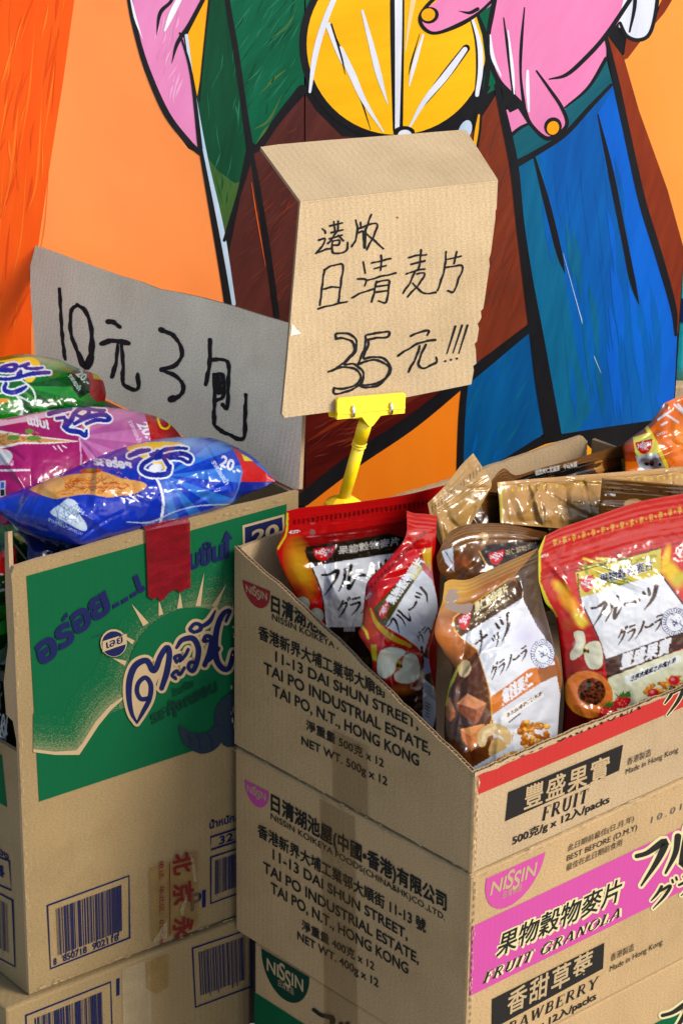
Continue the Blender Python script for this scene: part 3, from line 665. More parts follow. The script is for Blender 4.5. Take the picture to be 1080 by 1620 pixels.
def scuffs(d, ends, n, seed, cols=('kraft_light', 'kraft_raw', 'kraft_light'), spread=3.0, size=3.2, layer=9):
    R = random.Random(seed); a, b = (np.asarray(q, float) for q in ends); t = (b - a) / np.linalg.norm(b - a); nn = np.array([-t[1], t[0]])
    for i in range(n):
        c = a + (b - a) * R.random() + nn * abs(R.gauss(0, spread)); L = size * R.uniform(.4, 2.2); w = R.uniform(.4, 1.1)
        d.poly([c - t * L, c - t * L * .3 + nn * w, c + t * L * .5 + nn * w * R.uniform(.4, 1.3), c + t * L, c + t * L * .2 - nn * w * .5], R.choice(cols), layer)
base1 = P(LR / 2, LL / 2, 0)
granola_box = thing('open_carton', 'open carton with diagonally cut side and red band, full of granola bags', 'carton', base1, 'granola cartons stacked on the right')
PLp = lambda b_, z_: proj(P(0, b_, z_))
# left side: cut diagonally
cut = [(371, 864), (399, 890), (438, 924), (488, 970), (531, 1011), (578, 1058), (632, 1112), (671, 1147), (706, 1182), (742, 1216), (751, 1226)]
cut3 = ragged([PL.at(*q) for q in cut], 4)
mb = MB(); nL = PL.n
poly = cut3 + [P(0, .001, 0.0955), P(0, .001, .0015), P(0, LL, .0015)]
poly = [p + dL * max(0, .001 - (p - C0) @ dL) for p in poly]
liners(mb, poly, nL, 'kraft', 'kraft_warm'); cut_edge(mb, cut3, nL)
d = Sheet(PL, mb)
d.clip = ((371, 868), (753, 1232)); B = 'ink_black'
d.text('日清湖池屋', (430, 967), (523, 1011), (0, -26), B, bold=.02)
d.text('NISSIN KOIKEYA FOODS', (431, 980), (577, 1047), (0, -10.5), B, bold=.008)
d.text('香港新界大埔工業邨大順街', (410, 1010), (610, 1105), (0, -21), B, bold=.014)
d.text('11-13 DAI SHUN STREET,', (436, 1046), (662, 1154), (0, -17), B, bold=.018)
d.text('TAI PO INDUSTRIAL ESTATE,', (418, 1064), (681, 1193), (0, -18), B, bold=.018)
d.text('TAI PO, N.T., HONG KONG', (432, 1099), (663, 1212), (0, -18), B, bold=.018)
d.clip = None
d.text('淨重量 500克 x 12', (485, 1154), (607, 1215), (0, -15.5), B, bold=.014); d.text('NET WT. 500g x 12', (477.5, 1177), (613, 1243), (0, -13.5), B, bold=.018)
scuffs(d, (PLp(LL, .004), PLp(.004, .004)), 36, 7, ('kraft_bright', 'kraft_raw')); scuffs(d, (PLp(LL - .003, .18), PLp(LL - .003, .01)), 14, 8, ('kraft_bright', 'kraft_raw'))
side = mb.build('side_panel', granola_box)
mb = MB(); d = Sheet(PL, mb); maker_logo(d, (384, 917), (428, 935), (408, 961), 'ink_logo_dark_red', 1, small=False); mb.build('logo', side)
mb = MB(); d = Sheet(PL, mb, .0012); d.poly([(527, 1153), (583, 1180), (583, 1296), (527, 1265)], 'tape_brown', 1); mb.build('packing_tape', side)
# front: low cut, red band
mb = MB(); nR = PR.n
top3 = ragged([P(0, 0, .0962), P(.11, 0, .0968), P(.24, 0, .0945), P(LR, 0, .0945)], 9, .0008, .006)
liners(mb, top3 + [P(LR, 0, .0015), P(0, 0, .0015)], nR, 'kraft_bright', 'kraft_warm'); cut_edge(mb, top3, nR)
mb.tube([P(.0022, .0022, .0015), P(.0022, .0022, .06), P(.0022, .0022, .092)], .0031, 'kraft', 10)
d = Sheet(PR, mb)
pr_ = lambda a, z: proj(P(a, 0, z))
red = [pr_(a, .0925 + .001 * math.sin(a * 190) * math.sin(a * 71)) for a in np.linspace(.002, LR, 60)]
d.poly(red + [pr_(LR, .0745), pr_(.2, .0745), pr_(.002, .0745)], 'ink_red', 1)
d.clip = (pr_(LR, .0945), pr_(0, .0945)); d.clip = (d.clip[1], d.clip[0])
d.serif('FRUIT GRANOLA', (780, 1213), (1012, 1121), (2, -20), B, 2, 1.2); d.kana('グラノーラ', (1046, 1134), (1250, 1058), (6, -46), 'ink_halo', 2, 1.0, 3); d.kana('グラノーラ', (1046, 1134), (1250, 1058), (6, -46), B, 3); d.clip = None
d.poly([(803, 1252.5), (984, 1177.6), (977.7, 1218.5), (798, 1298.8)], B, 2)
d.text('豐盛果實', (827, 1281), (960, 1229), (3, -35), 'ink_kraft', 3, bold=.012, space=1.15)
d.serif('FRUIT', (855, 1299), (927, 1268), (4, -22), B, 2)
d.text('500克/g x 12入/packs', (809, 1337), (962, 1270), (1, -14.5), B, 2, bold=.018)
d.text('香港製造', (990, 1211), (1028, 1195), (1, -11.5), B, 2); d.text('Made in Hong Kong', (988, 1225), (1071, 1189), (1, -9.5), B, 2)
for i in range(14):
    z = .006 + i * .0062; d.poly([pr_(.003, z), pr_(.0042, z), pr_(.0042, z + .0034), pr_(.003, z + .0034)], 'flute_dark', 2)
scuffs(d, (pr_(.004, .088), pr_(.004, .004)), 26, 1); scuffs(d, (pr_(.004, .003), pr_(LR, .003)), 24, 2)
front = mb.build('front_panel', granola_box)
# rear wall, far side, bottom
mb = MB()
rear = ragged([P(0.005, LL - .005, .2), P(.1, LL - .005, .2025), P(.25, LL - .005, .201), P(.452, LL - .005, .204), P(LR - .005, LL - .005, .196)], 5, .0006, .01)
back = [p + dL * .005 for p in rear]
mb.slab(rear + [P(LR - .005, LL - .005, .0015), P(.005, LL - .005, .0015)], -dL, .0042, 'kraft_bright', 'kraft_raw'); mb.build('back_panel', granola_box)
mb = MB(); mb.slab([P(LR - .005, .006, .0015), P(LR - .005, LL - .011, .0015), P(LR - .005, LL - .011, .2), P(LR - .005, .08, .2), P(LR - .005, .006, .094)], -dR, .0042, 'kraft_warm', 'kraft_raw'); mb.build('side_panel', granola_box)
mb = MB(); mb.slab([P(.006, .006, .006), P(LR - .01, .006, .006), P(LR - .01, LL - .011, .006), P(.006, LL - .011, .006)], Z, .004, 'kraft_warm'); mb.build('bottom_panel', granola_box)

def closed_carton(label, a0, a1, b0, b1, z0, z1, mat, group, wear=None):
    root = thing('carton', label, 'carton', P((a0 + a1) / 2, (b0 + b1) / 2, z0), group)
    mb = MB(); mb.box(P(a0, b0, z0 + .001), dR * (a1 - a0), dL * (b1 - b0), Z * (z1 - z0 - .0025), mat)
    if wear: wear(mb)
    mb.build('carton_body', root, bevel=.0028)
    return root
def wear2(mb):
    d = Sheet(PR, mb); scuffs(d, (pr_(.005, -.005), pr_(.005, -.195)), 34, 3); scuffs(d, (pr_(LR, -.005), pr_(.004, -.005)), 34, 4)
    d = Sheet(PL, mb); scuffs(d, (PLp(.004, -.005), PLp(LL, -.005)), 40, 5, ('kraft_bright', 'kraft_raw')); scuffs(d, (PLp(.004, -.19), PLp(.004, -.01)), 26, 6, ('kraft_bright', 'kraft_raw'))
grp = 'granola cartons stacked on the right'
box2 = closed_carton('closed carton with bright pink printed band directly under the open carton', 0, LR, 0, LL, -HB, 0, 'kraft', grp, wear2)
mb = MB(); d = Sheet(PL, mb)
d.text('日清湖池屋(中國•香港)有限公司', (429.6, 1281), (706, 1441), (0, -26), B, bold=.02)
d.text('NISSIN KOIKEYA FOODS(CHINA&HK)CO.,LTD.', (429, 1295), (704, 1456), (0, -10), B, bold=.008)
d.text('香港新界大埔工業邨大順街 11-13 號', (408.6, 1322.5), (673.4, 1476), (0, -20), B, bold=.014)
d.text('11-13 DAI SHUN STREET,', (432, 1358.6), (645, 1486.8), (0, -16.5), B, bold=.018)
d.text('TAI PO INDUSTRIAL ESTATE,', (417, 1378.5), (662.5, 1524.7), (0, -17), B, bold=.018)
d.text('TAI PO, N.T., HONG KONG', (429, 1411), (646, 1541), (0, -17), B, bold=.018)
d.text('淨重量 400克 x 12', (478, 1470), (592, 1536), (0, -15), B, bold=.014); d.text('NET WT. 400g x 12', (471, 1485), (599, 1562), (0, -13), B, bold=.018)
mb.build('printed_address', box2)
mb = MB(); d = Sheet(PL, mb); maker_logo(d, (387, 1233), (426, 1253), (407, 1276), 'ink_magenta', 1, small=False); mb.build('logo', box2)
mb = MB(); d = Sheet(PL, mb, .0012); d.poly([(507, 1262), (563, 1292), (566, 1592), (514, 1560)], 'tape_brown', 1); mb.build('packing_tape', box2)
mb = MB(); d = Sheet(PR, mb)
pk = lambda a, z: proj(P(a, 0, z))
d.poly([pk(.0026, -.052), pk(LR, -.052), pk(LR, -.1215), pk(.0026, -.1215)], 'ink_magenta', 1); mb.build('printed_band', box2)
mb = MB(); d = Sheet(PR, mb)
def halo(t, p0, p1, up, l):
    for dx, dy in ((1.5, -2), (3, 1), (4, -3), (-1.5, -1), (2, 3)): d.text(t, np.add(p0, (dx, dy)), np.add(p1, (dx, dy)), up, 'ink_halo', l, bold=.02)
    d.text(t, p0, p1, up, B, l + 1, bold=.01)
halo('果物穀物麥片', (783, 1514), (977, 1424), (7, -36), 2)
d.serif('FRUIT GRANOLA', (763, 1555), (980, 1449), (7, -17), 'ink_halo', 2, 2.6); d.serif('FRUIT GRANOLA', (761, 1556), (978, 1450), (7, -18), B, 3, 1.1)
d.kana('フルーツ', (996, 1408), (1210, 1310), (10, -64), 'ink_halo', 2, 1.15, 8); d.kana('フルーツ', (996, 1408), (1210, 1310), (10, -64), B, 3, 1.1)
d.kana('グラノーラ', (1024, 1440), (1230, 1345), (8, -34), 'ink_halo', 2, 1.1, 6); d.kana('グラノーラ', (1024, 1440), (1230, 1345), (8, -34), B, 3, 1.1)
d.text('此日期前最佳(日.月.年)', (896.5, 1347), (1001, 1299), (1, -10.5), B); d.text('BEST BEFORE (D.M.Y)', (895, 1362), (1006, 1312), (1, -9.5), B); d.text('最佳在此日期前食用', (894, 1378), (982, 1337), (1, -10.5), B)
d.text('10.01.', (1028, 1302), (1086, 1276), (2, -11), 'ink_grey', 2, space=1.5)
d.poly([(777.3, 1580), (954.3, 1491), (952.3, 1531.7), (776.7, 1628)], B, 2)
d.text('香甜草莓', (800, 1606), (933, 1537), (3, -35), 'ink_kraft', 3, bold=.012, space=1.15)
d.serif('STRAWBERRY', (770, 1652), (943, 1561), (4, -18), B, 2)
d.text('400克/g x 12入/packs', (790, 1663), (941, 1581), (1, -14), B, 2, bold=.018)
d.text('香港製造', (964, 1521), (1001, 1503), (1, -11.5), B, 2); d.text('Made in Hong Kong', (963, 1537), (1046, 1493), (1, -9.5), B, 2)
for i in range(26):
    z = -.192 + i * .0072; d.poly([pr_(.0034, z), pr_(.0046, z), pr_(.0046, z + .004), pr_(.0034, z + .004)], 'flute_dark', 4)
mb.build('printed_lettering', box2)
mb = MB(); d = Sheet(PR, mb); maker_logo(d, (768, 1390), (862, 1347.6), (803, 1434), 'ink_magenta', 1); mb.build('logo', box2)

b3 = float((PL.at(397, 1500) - C0) @ dL)
box3 = closed_carton('cardboard carton with green printed band, third down in the right stack', .004, LR, .003, b3, -2 * HB, -HB, 'kraft', grp)
P3L, P3R = Plane(P(.004, 0, 0), dR), Plane(P(0, .003, 0), dL)
mb = MB(); d = Sheet(P3L, mb); pq = lambda b, z: proj(P(.004, b, z))
d.poly([pq(.006, -.258), pq(b3 - .001, -.258), pq(b3 - .001, -.33), pq(.006, -.33)], 'ink_green', 1)
d.kana('フルーツ', (496, 1640), (640, 1720), (0, -52), B, 3)
d2 = Sheet(P3R, mb); pq = lambda a, z: proj(P(a, .003, z)); d2.poly([pq(.007, -.258), pq(LR - .003, -.258), pq(LR - .003, -.33), pq(.007, -.33)], 'ink_green', 1)
d2.kana('フルーツ', (1040, 1650), (1240, 1565), (6, -52), 'ink_halo', 2, 1.1, 7); d2.kana('フルーツ', (1040, 1650), (1240, 1565), (6, -52), B, 3, 1.1)
mb.build('printed_band', box3)
mb = MB(); d = Sheet(P3L, mb); maker_logo(d, (414, 1500), (490, 1546), (452, 1582), 'ink_dark_green', 2); mb.build('logo', box3)
mb = MB(); d = Sheet(P3L, mb, .0014); d.poly([(514, 1545), (567, 1575), (567, 1680), (514, 1650)], 'tape_brown', 1); mb.build('packing_tape', box3)
box4 = closed_carton('plain cardboard carton on the floor at the foot of the right stack', .006, LR, .004, b3, -3 * HB + .0005, -2 * HB, 'kraft', grp)

# ------------------------------------------------------------------ green carton of crisps with its raised flap sign
GW = float(np.linalg.norm(PG.at(24, 903) - OG)); GD = .46; zt = OG[2]; zb = float(PG.at(50, 1572)[2])
def Q(a, b, z): return OG * [1, 1, 0] - gR * a + gL * b + Z * z           # a: to the left, b: back
green = thing('printed_carton', 'open green printed carton with raised handwritten price flap, full of crisp bags', 'carton', Q(GW / 2, GD / 2, zb))
mb = MB()
left_edge = [PG.at(*q) for q in ((31, 1192), (26, 1080), (23, 1000), (20, 930), (18, 909), (23, 897))]
fp = [Q(0, 0, zt), Q(0, 0, zb), Q(GW + .002, 0, zb)] + left_edge + [PG.at(60, 885)] + ragged([PG.at(90, 878), PG.at(200, 846), PG.at(330, 812), PG.at(440, 785)], 3, .0006, .02)
mb.slab(fp, PG.n, .0042, 'kraft_brown', 'kraft_raw')
d = Sheet(PG, mb); N = 'ink_navy'; Kc = 'ink_kraft'; GR = 'ink_green'
d.poly([(42, 911), (453, 797), (449, 1140), (62, 1268)], GR, 1)
sc = lambda pts: [(x / 3.273 + 50, y / 3.273 + 860) for x, y in pts]
# sun halo: mist rings and rays
cx, cy = 312, 1072
def ring(r0, r1, c, l, a0=174, a1=330, squash=1.0):
    A = np.radians(np.linspace(a0, a1, 40)); f = lambda r: [(cx + r * math.cos(t), cy + r * math.sin(t) - (r * math.cos(t)) * .30) for t in A]
    d.poly(f(r1) + f(r0)[::-1], c, l)
d.clip = ((42, 911), (453, 797))
for k_, (r0_, r1_) in enumerate(((104, 113), (113, 124), (124, 138), (138, 154), (154, 174))): ring(r0_, r1_, 'ink_mist_%d' % k_, 2)
d.clip = None
for tip, b0, b1 in (((515, 310), (575, 425), (603, 408)), ((655, 285), (655, 372), (678, 362)), ((765, 250), (750, 335), (778, 330)), ((890, 150), (845, 322), (872, 322)), ((1005, 205), (930, 320), (955, 330)), ((415, 590), (480, 630), (490, 605)), ((440, 455), (518, 520), (530, 500))): d.poly(sc([tip, b0, b1]), Kc, 4)
d.poly(sc([(500, 615), (525, 545), (560, 480), (610, 420), (665, 380), (760, 336), (860, 328), (945, 350), (1010, 420), (1010, 660), (700, 720), (500, 720)]), GR, 5, smooth=3)
d.poly(sc([(8, 1062), (120, 1075), (230, 1068), (262, 1030), (330, 920), (400, 840), (470, 790), (475, 800), (410, 860), (345, 940), (280, 1040), (245, 1092), (120, 1092), (8, 1078)]), Kc, 3)
top_ = [(8, 1062), (120, 1074), (230, 1068), (262, 1032), (330, 922), (400, 842), (470, 790)]; dirs_ = [(0, -1), (-.1, -1), (-.30, -.95), (-.5, -.85), (-.6, -.8), (-.62, -.78), (-.6, -.8)]
off_ = lambda r: [(x + a * r, y + b_ * r) for (x, y), (a, b_) in zip(top_, dirs_)]
for k_, (r0_, r1_) in enumerate(((0, 20), (20, 48), (48, 85), (85, 130), (130, 185))): d.poly(sc(off_(r0_) + off_(r1_)[::-1]), 'ink_mist_%d' % k_, 2)
# slogan along the rising line
for ch, x0, y0, x1, y1, h in (('อ', 42, 628, 142, 560, 100), ('ร', 140, 548, 225, 490, 100), ('อ', 222, 470, 315, 408, 98), ('ย', 315, 400, 412, 338, 100), ('เ', 548, 250, 585, 230, 82)):
    u = np.array((-.32, -.95)) * h; d.text(ch, *sc([(x0, y0), (x1, y1)]), u / 3.273, N, 6, bold=.05, cap=.56)
d.poly(sc([(152, 385), (180, 350), (186, 372), (160, 402)]), N, 6)
for x, y in ((435, 310), (480, 285), (525, 256)): d.poly(sc([(x - 18, y + 2), (x + 14, y - 16), (x + 18, y + 6), (x - 14, y + 24)]), N, 6)
d.text('มขึ้น', (297, 900), (352, 882), (0, -22), N, 6, bold=.05, cap=.56)
d.poly([(354, 884), (354, 856), (349, 858), (357, 838), (367, 851), (361, 853), (361, 882)], N, 6)
# big logo strokes
LG = [([(540, 925), (512, 870), (498, 780), (505, 690), (535, 625), (590, 602), (620, 650), (640, 640), (662, 580), (695, 535), (708, 570), (695, 660), (668, 745)], [10, 22, 30, 34, 34, 30, 32, 30, 30, 30, 30, 32, 26]),
      ([(540, 925), (570, 870), (605, 800), (612, 730), (585, 690), (550, 715), (540, 760), (560, 800), (600, 798)], [10, 22, 26, 26, 24, 24, 24, 24, 24]),
      ([(745, 610), (735, 585), (765, 575), (760, 605), (790, 575), (805, 545)], 18), ([(740, 695), (722, 678), (745, 655), (762, 675), (785, 640)], 18),
      ([(745, 535), (775, 495), (830, 488), (858, 540), (850, 610), (830, 655), (806, 640), (815, 612), (840, 612)], [16, 26, 30, 30, 28, 24, 20, 20, 20]),
      ([(835, 455), (815, 440), (838, 412), (868, 418), (870, 440), (848, 452)], 20), ([(868, 430), (915, 400), (945, 345)], [20, 24, 10]),
      ([(905, 500), (885, 500), (898, 475), (925, 490), (915, 560), (890, 625)], [18, 20, 22, 26, 28, 26]), ([(895, 610), (930, 580), (960, 540)], [24, 26, 24]),
      ([(1000, 400), (1020, 345), (985, 360), (958, 420), (945, 500), (950, 590), (980, 640), (1015, 640), (1040, 560)], [14, 20, 26, 30, 32, 32, 30, 28, 26])]
for pts, w in LG: w = [w] * 2 if np.isscalar(w) else w; d.stroke(sc(pts), [k / 3.273 + 9 for k in w], Kc, 6)
d.poly(sc([(520, 900), (500, 780), (520, 660), (570, 610), (630, 660), (690, 560), (700, 600), (640, 720), (600, 840), (550, 930)]), Kc, 6)
for pts, w in LG: w = [w] * 2 if np.isscalar(w) else w; d.stroke(sc(pts), [k / 3.273 for k in w], N, 7)
d.text('ข้าวเกรียบ', *sc([(730, 790), (835, 735)]), (-2, -9), 'ink_dark_green', 6, bold=.02, cap=.56)
d.text('รสกุ้งกรอบ', *sc([(618, 930), (960, 755)]), (-3, -13), 'ink_dark_green', 6, bold=.05, cap=.56)
d.poly(sc([(758, 935), (770, 1000), (800, 1050), (880, 1085), (960, 1050), (1000, 960), (1005, 860), (960, 850), (955, 920), (900, 975), (820, 975)]), 'ink_violet', 6, smooth=4)
d.poly(sc([(940, 880), (985, 800), (1080, 760), (1090, 1000), (1010, 1050), (960, 1000)]), 'ink_violet', 7, smooth=3)
for q in ([(800, 985), (820, 1020), (812, 1045)], [(850, 985), (865, 1030), (860, 1070)], [(905, 980), (925, 1020), (925, 1070)], [(950, 930), (990, 950), (1010, 990)]): d.stroke(sc(q), [1.2, .5], 'ink_navy', 8)
d.text('รส', (60, 1034), (60.5, 1034), (0, -1), N, 6)
# count box, barcodes, weights
d.poly([(383, 831), (449, 813), (450, 852), (384, 870)], Kc, 2); d.poly([(386.5, 834), (445.5, 817.5), (446.5, 850), (387, 866)], N, 3); d.text('20', (397, 861), (440, 848), (0, -22), Kc, 4, bold=.03)
def barcode(p, digits=None, seed=1, bars=46, frame=3.2, c=N):
    p = [np.asarray(q, float) for q in p]; d.stroke(p, frame, c, 2, smooth=0, closed=True); R = random.Random(seed)
    at = lambda u, v: p[0] * (1 - u) * (1 - v) + p[1] * u * (1 - v) + p[2] * u * v + p[3] * (1 - u) * v
    u = .10
    while u < .90:
        w = R.choice((.005, .005, .01, .016)); lo = .84 if R.random() < .9 else .9
        d.poly([at(u, .1), at(u + w, .1), at(u + w, lo), at(u, lo)], c, 2); u += w + R.choice((.006, .006, .011, .016))
    if digits:
        for t, a, b in digits: d.text(t, at(a, .965), at(b, .965), (at(a, .86) - at(a, .965)), c, 2, bold=.02)
barcode([(75, 1432), (204, 1385), (205, 1483), (80, 1532)], (('8', .04, .08), ('850718', .16, .46), ('902118', .53, .86)), 2)
barcode([(333, 1356), (400, 1334), (400, 1404), (333, 1429)], None, 5)
d.stroke([(333, 1324), (400, 1302), (400, 1322), (333, 1344)], 3, N, 2, smooth=0, closed=True); d.text('32 x', (346, 1336), (388, 1322), (0, -13), N, 2, bold=.02)
d.text('น้ำหนักสุทธิ', (331, 1311), (395, 1291), (0, -9), N, 2, bold=.03, cap=.56); d.text('PI', (301, 1441), (325, 1433), (0, -27), N, 2, bold=.03)
scuffs(d, ((26, 930), (50, 1560)), 30, 9, ('kraft_bright', 'kraft_raw', 'kraft_bright')); scuffs(d, ((370, 1452), (54, 1566)), 40, 10, ('kraft_bright', 'kraft_raw')); scuffs(d, ((60, 890), (440, 788)), 22, 11, ('kraft_bright', 'kraft_warm'), 4)
mb.build('front_panel', green)
mb = MB(); d = Sheet(PG, mb, .0005)
d.dot(178, 1016, 21, 22, Kc, 7); d.dot(178, 1017, 19, 20, N, 8); d.poly([(160, 1013), (175, 1008), (198, 1001), (198, 1017), (182, 1022), (160, 1030)], Kc, 9); d.text('เลย์', (166, 1024), (193, 1014), (-1, -9), N, 10, bold=.02, cap=.56); d.text('จาก', (144, 1008), (158, 1003), (0, -4), N, 9)
mb.build('badge', green)
mb = MB(); d = Sheet(PG, mb, .0022)
d.poly([(235, 1372), (312, 1345), (313, 1462), (238, 1490)], 'tape_buff', 1)
d.stroke([(266, 1364), (267, 1478)], 1.4, 'ink_tape_red', 2)
for ch, y in (('北', 1350), ('京', 1397), ('永', 1451)): d.text(ch, (272, y + 2), (273, y + 34), (30, -8), 'ink_tape_red', 2, bold=.03)
d.text('电话:  华北区:  010-84', (249, 1362), (250, 1494), (8, -2), 'ink_tape_red', 2, bold=.01)
d.poly([(298, 1350), (303, 1353), (309, 1395), (304, 1392)], 'tape_clear', 3); d.poly([(282, 1440), (292, 1410), (294, 1418), (286, 1448)], 'tape_clear', 3); d.poly([(238, 1490), (262, 1452), (262, 1481)], 'tape_clear', 3)
mb.build('packing_tape', green)
mb = MB(); d = Sheet(PG, mb, .0024)
d.poly([(228, 838), (298, 825), (299.5, 928), (290, 931), (283, 936), (276, 931), (264, 937), (258, 946), (252, 950), (247, 943), (240, 947), (232, 942)], 'tape_red', 1)
tp = [PG.at(228, 838, .0027), PG.at(298, 825, .0027)]
mb.add([tp[0], tp[1], tp[1] - PG.n * .004 + Z * .004, tp[0] - PG.n * .005 + Z * .003, tp[1] - PG.n * .012 + Z * .001, tp[0] - PG.n * .012 - Z * .002], [(0, 1, 2, 3), (3, 2, 4, 5)], 'tape_red')
mb.build('red_tape', green)
# left side panel, cut low, with a ragged strip left at the corner
mb = MB()
def ps(x, y): return PS.at(x, y)
zc = float(ps(31, 1192)[2]); bk = lambda p, k: p + gL * k
c0 = ps(31, 1192)
strip = [ps(20.5, 915), ps(16, 950), ps(14, 1000), ps(9, 1075), ps(6, 1140), ps(24, 1148), ps(28, 1150)]
pan = [bk(c0, .0045), bk(c0, .05) - Z * .003, bk(c0, .15) + Z * .002, bk(c0, GD - .005) + Z * .001, bk(c0, GD - .005) * [1, 1, 0] + Z * zb, bk(c0, .0045) * [1, 1, 0] + Z * zb]
mb.slab(pan, PS.n, .0042, 'kraft_brown', 'kraft_raw')
sp = [bk(c0, .0045) + Z * (h) for h in (.004, .24)]
mb.slab([bk(c0, .0045) + Z * .012, bk(c0, .0045) + Z * .208, bk(c0, .010) + Z * .206, bk(c0, .013) + Z * .15, bk(c0, .012) + Z * .10, bk(c0, .022) + Z * .06, bk(c0, .020) + Z * .03, bk(c0, .009) + Z * .028], PS.n, .0042, 'kraft_warm', 'kraft_raw')
d = Sheet(PS, mb)
d.poly([(-90, 1135), (4, 1195), (12, 1277), (-90, 1215)], GR, 1)
d.text('18 ฟอง', (-30, 1330), (15, 1361), (0, -11), N, 2, bold=.02); d.stroke([(-60, 1330), (16, 1362), (19, 1408), (-60, 1374)], 3, N, 2, smooth=0, closed=True); d.text('24', (-20, 1370), (8, 1389), (0, -18), N, 2, bold=.03)
barcode([(-70, 1376), (21, 1424), (25, 1529), (-70, 1478)], None, 8)
mb.build('side_panel', green)
# right side and raised flap
mb = MB()
mb.slab([Q(.0005, .0045, zt - .002), Q(.0005, GD - .005, zt - .002), Q(.0005, GD - .005, zb), Q(.0005, .0045, zb)], gR, .0042, 'kraft_brown', 'kraft_raw'); mb.build('side_panel', green)
mb = MB(); flap_px = [(473, 774), (478, 660), (478, 517), (460, 512), (412, 497), (370, 485), (320, 472), (287, 463), (250, 456), (220, 445), (185, 435), (150, 422), (118, 411), (92, 400), (70, 392), (47.5, 386), (49, 470)]
PFL = Plane(OG, -gR * math.cos(math.radians(12)) + Z * math.sin(math.radians(12)))
fl = [PFL.at(*q) for q in flap_px] + [Q(0, GD - .006, zt), Q(0, .006, zt - .001)]
fl = [p + Z * random.Random(i).uniform(-.0011, .0011) if 3 < i < 15 else p for i, p in enumerate(fl)]
mb.slab(fl, PFL.n, .0042, 'kraft_pale', 'kraft_raw')
flap = mb.build('sign_flap', green)
mb = MB(); d = Sheet(PFL, mb); z3 = lambda pts: [(x / 2, y / 2 + 380) for x, y in pts]
for pts, w in (([(190, 155), (195, 250), (200, 320), (208, 378)], 4.2), ([(248, 205), (228, 222), (225, 290), (246, 350), (272, 402), (290, 360), (290, 280), (272, 225), (246, 204)], [4, 4.5, 4.5, 5, 9, 8, 5, 5, 5]), (None, 0), ([(342, 257), (360, 260), (380, 274)], 5.5), ([(322, 327), (360, 318), (408, 326)], 6),
               ([(374, 330), (368, 390), (355, 432)], [4, 4.5, 6]), ([(386, 330), (391, 400), (392, 455), (436, 472), (437, 424)], [4.5, 4.5, 5, 5, 5]), (None, 0), ([(510, 284), (550, 302), (577, 350), (560, 392), (512, 410)], [7, 5, 5, 5, 6]), ([(512, 410), (560, 432), (582, 465), (566, 495), (541, 503)], [5, 5, 5, 6, 8]),
               (None, 0), ([(665, 315), (664, 390), (652, 456)], 5), ([(664, 378), (720, 384), (723, 450), (720, 532), (706, 520)], 4.6), ([(678, 424), (706, 430), (708, 490), (684, 508)], 5), ([(678, 424), (680, 500), (678, 560), (684, 590), (725, 615), (771, 627), (776, 560), (779, 490)], [4.4, 4.4, 5, 5, 5, 5, 5, 4]), ([(684, 450), (704, 452)], 4), ([(690, 440), (694, 478)], 8)):
    if pts is None: mb.build('handwritten_character', flap); mb = MB(); d = Sheet(PFL, mb); continue
    d.stroke(z3(pts), [k * 1.3 for k in (w if hasattr(w, '__len__') else [w] * 2)], 'marker', 1)
mb.build('handwritten_character', flap)
mb = MB(); mb.slab([Q(-.002, GD, zt - .003), Q(GW + .002, GD, zt - .003), Q(GW + .002, GD, zb), Q(-.002, GD, zb)], gL, .0042, 'kraft_warm'); mb.build('back_panel', green)
mb = MB(); mb.slab([Q(.006, .006, zb + .006), Q(GW - .006, .006, zb + .006), Q(GW - .006, GD - .006, zb + .006), Q(.006, GD - .006, zb + .006)], Z, .0042, 'kraft_warm'); mb.build('bottom_panel', green)

# lower carton under the green one
pl0 = PG.P - gL * .006; PG2 = Plane(pl0, gL)
xl, xr_ = PG2.at(9, 1590), PG2.at(397, 1480)
lw = float((xr_ - xl) @ gR)
low = thing('carton', 'plain brown cardboard carton with barcodes, underneath the green printed carton', 'carton', xl * [1, 1, 0] + gR * lw / 2 + gL * GD / 2)
mb = MB(); mb.box(xl * [1, 1, 0] + Z * .001, gR * lw, gL * GD, Z * (zb - .003), 'kraft_brown'); mb.build('carton_body', low, bevel=.0028)
for pts_, sd_ in (([(41, 1606), (175, 1553), (178, 1650), (45, 1705)], 11), ([(304, 1500), (396, 1469), (398, 1560), (309, 1593)], 12)):
    mb = MB(); d = Sheet(PG2, mb); barcode(pts_, None, sd_); mb.build('barcode', low)
mb = MB(); d = Sheet(PG2, mb); d.text('I', (184, 1574), (189, 1572), (0, -26), N, 2, bold=.04); mb.build('printed_mark', low)
mb = MB(); d = Sheet(PG2, mb, .0014)
d.poly([(192, 1532), (236, 1516), (238, 1640), (194, 1655)], 'tape_clear', 1); d.poly([(228, 1520), (266, 1508), (266, 1560), (246, 1572), (230, 1562)], 'tape_buff', 2)
mb.build('packing_tape', low)

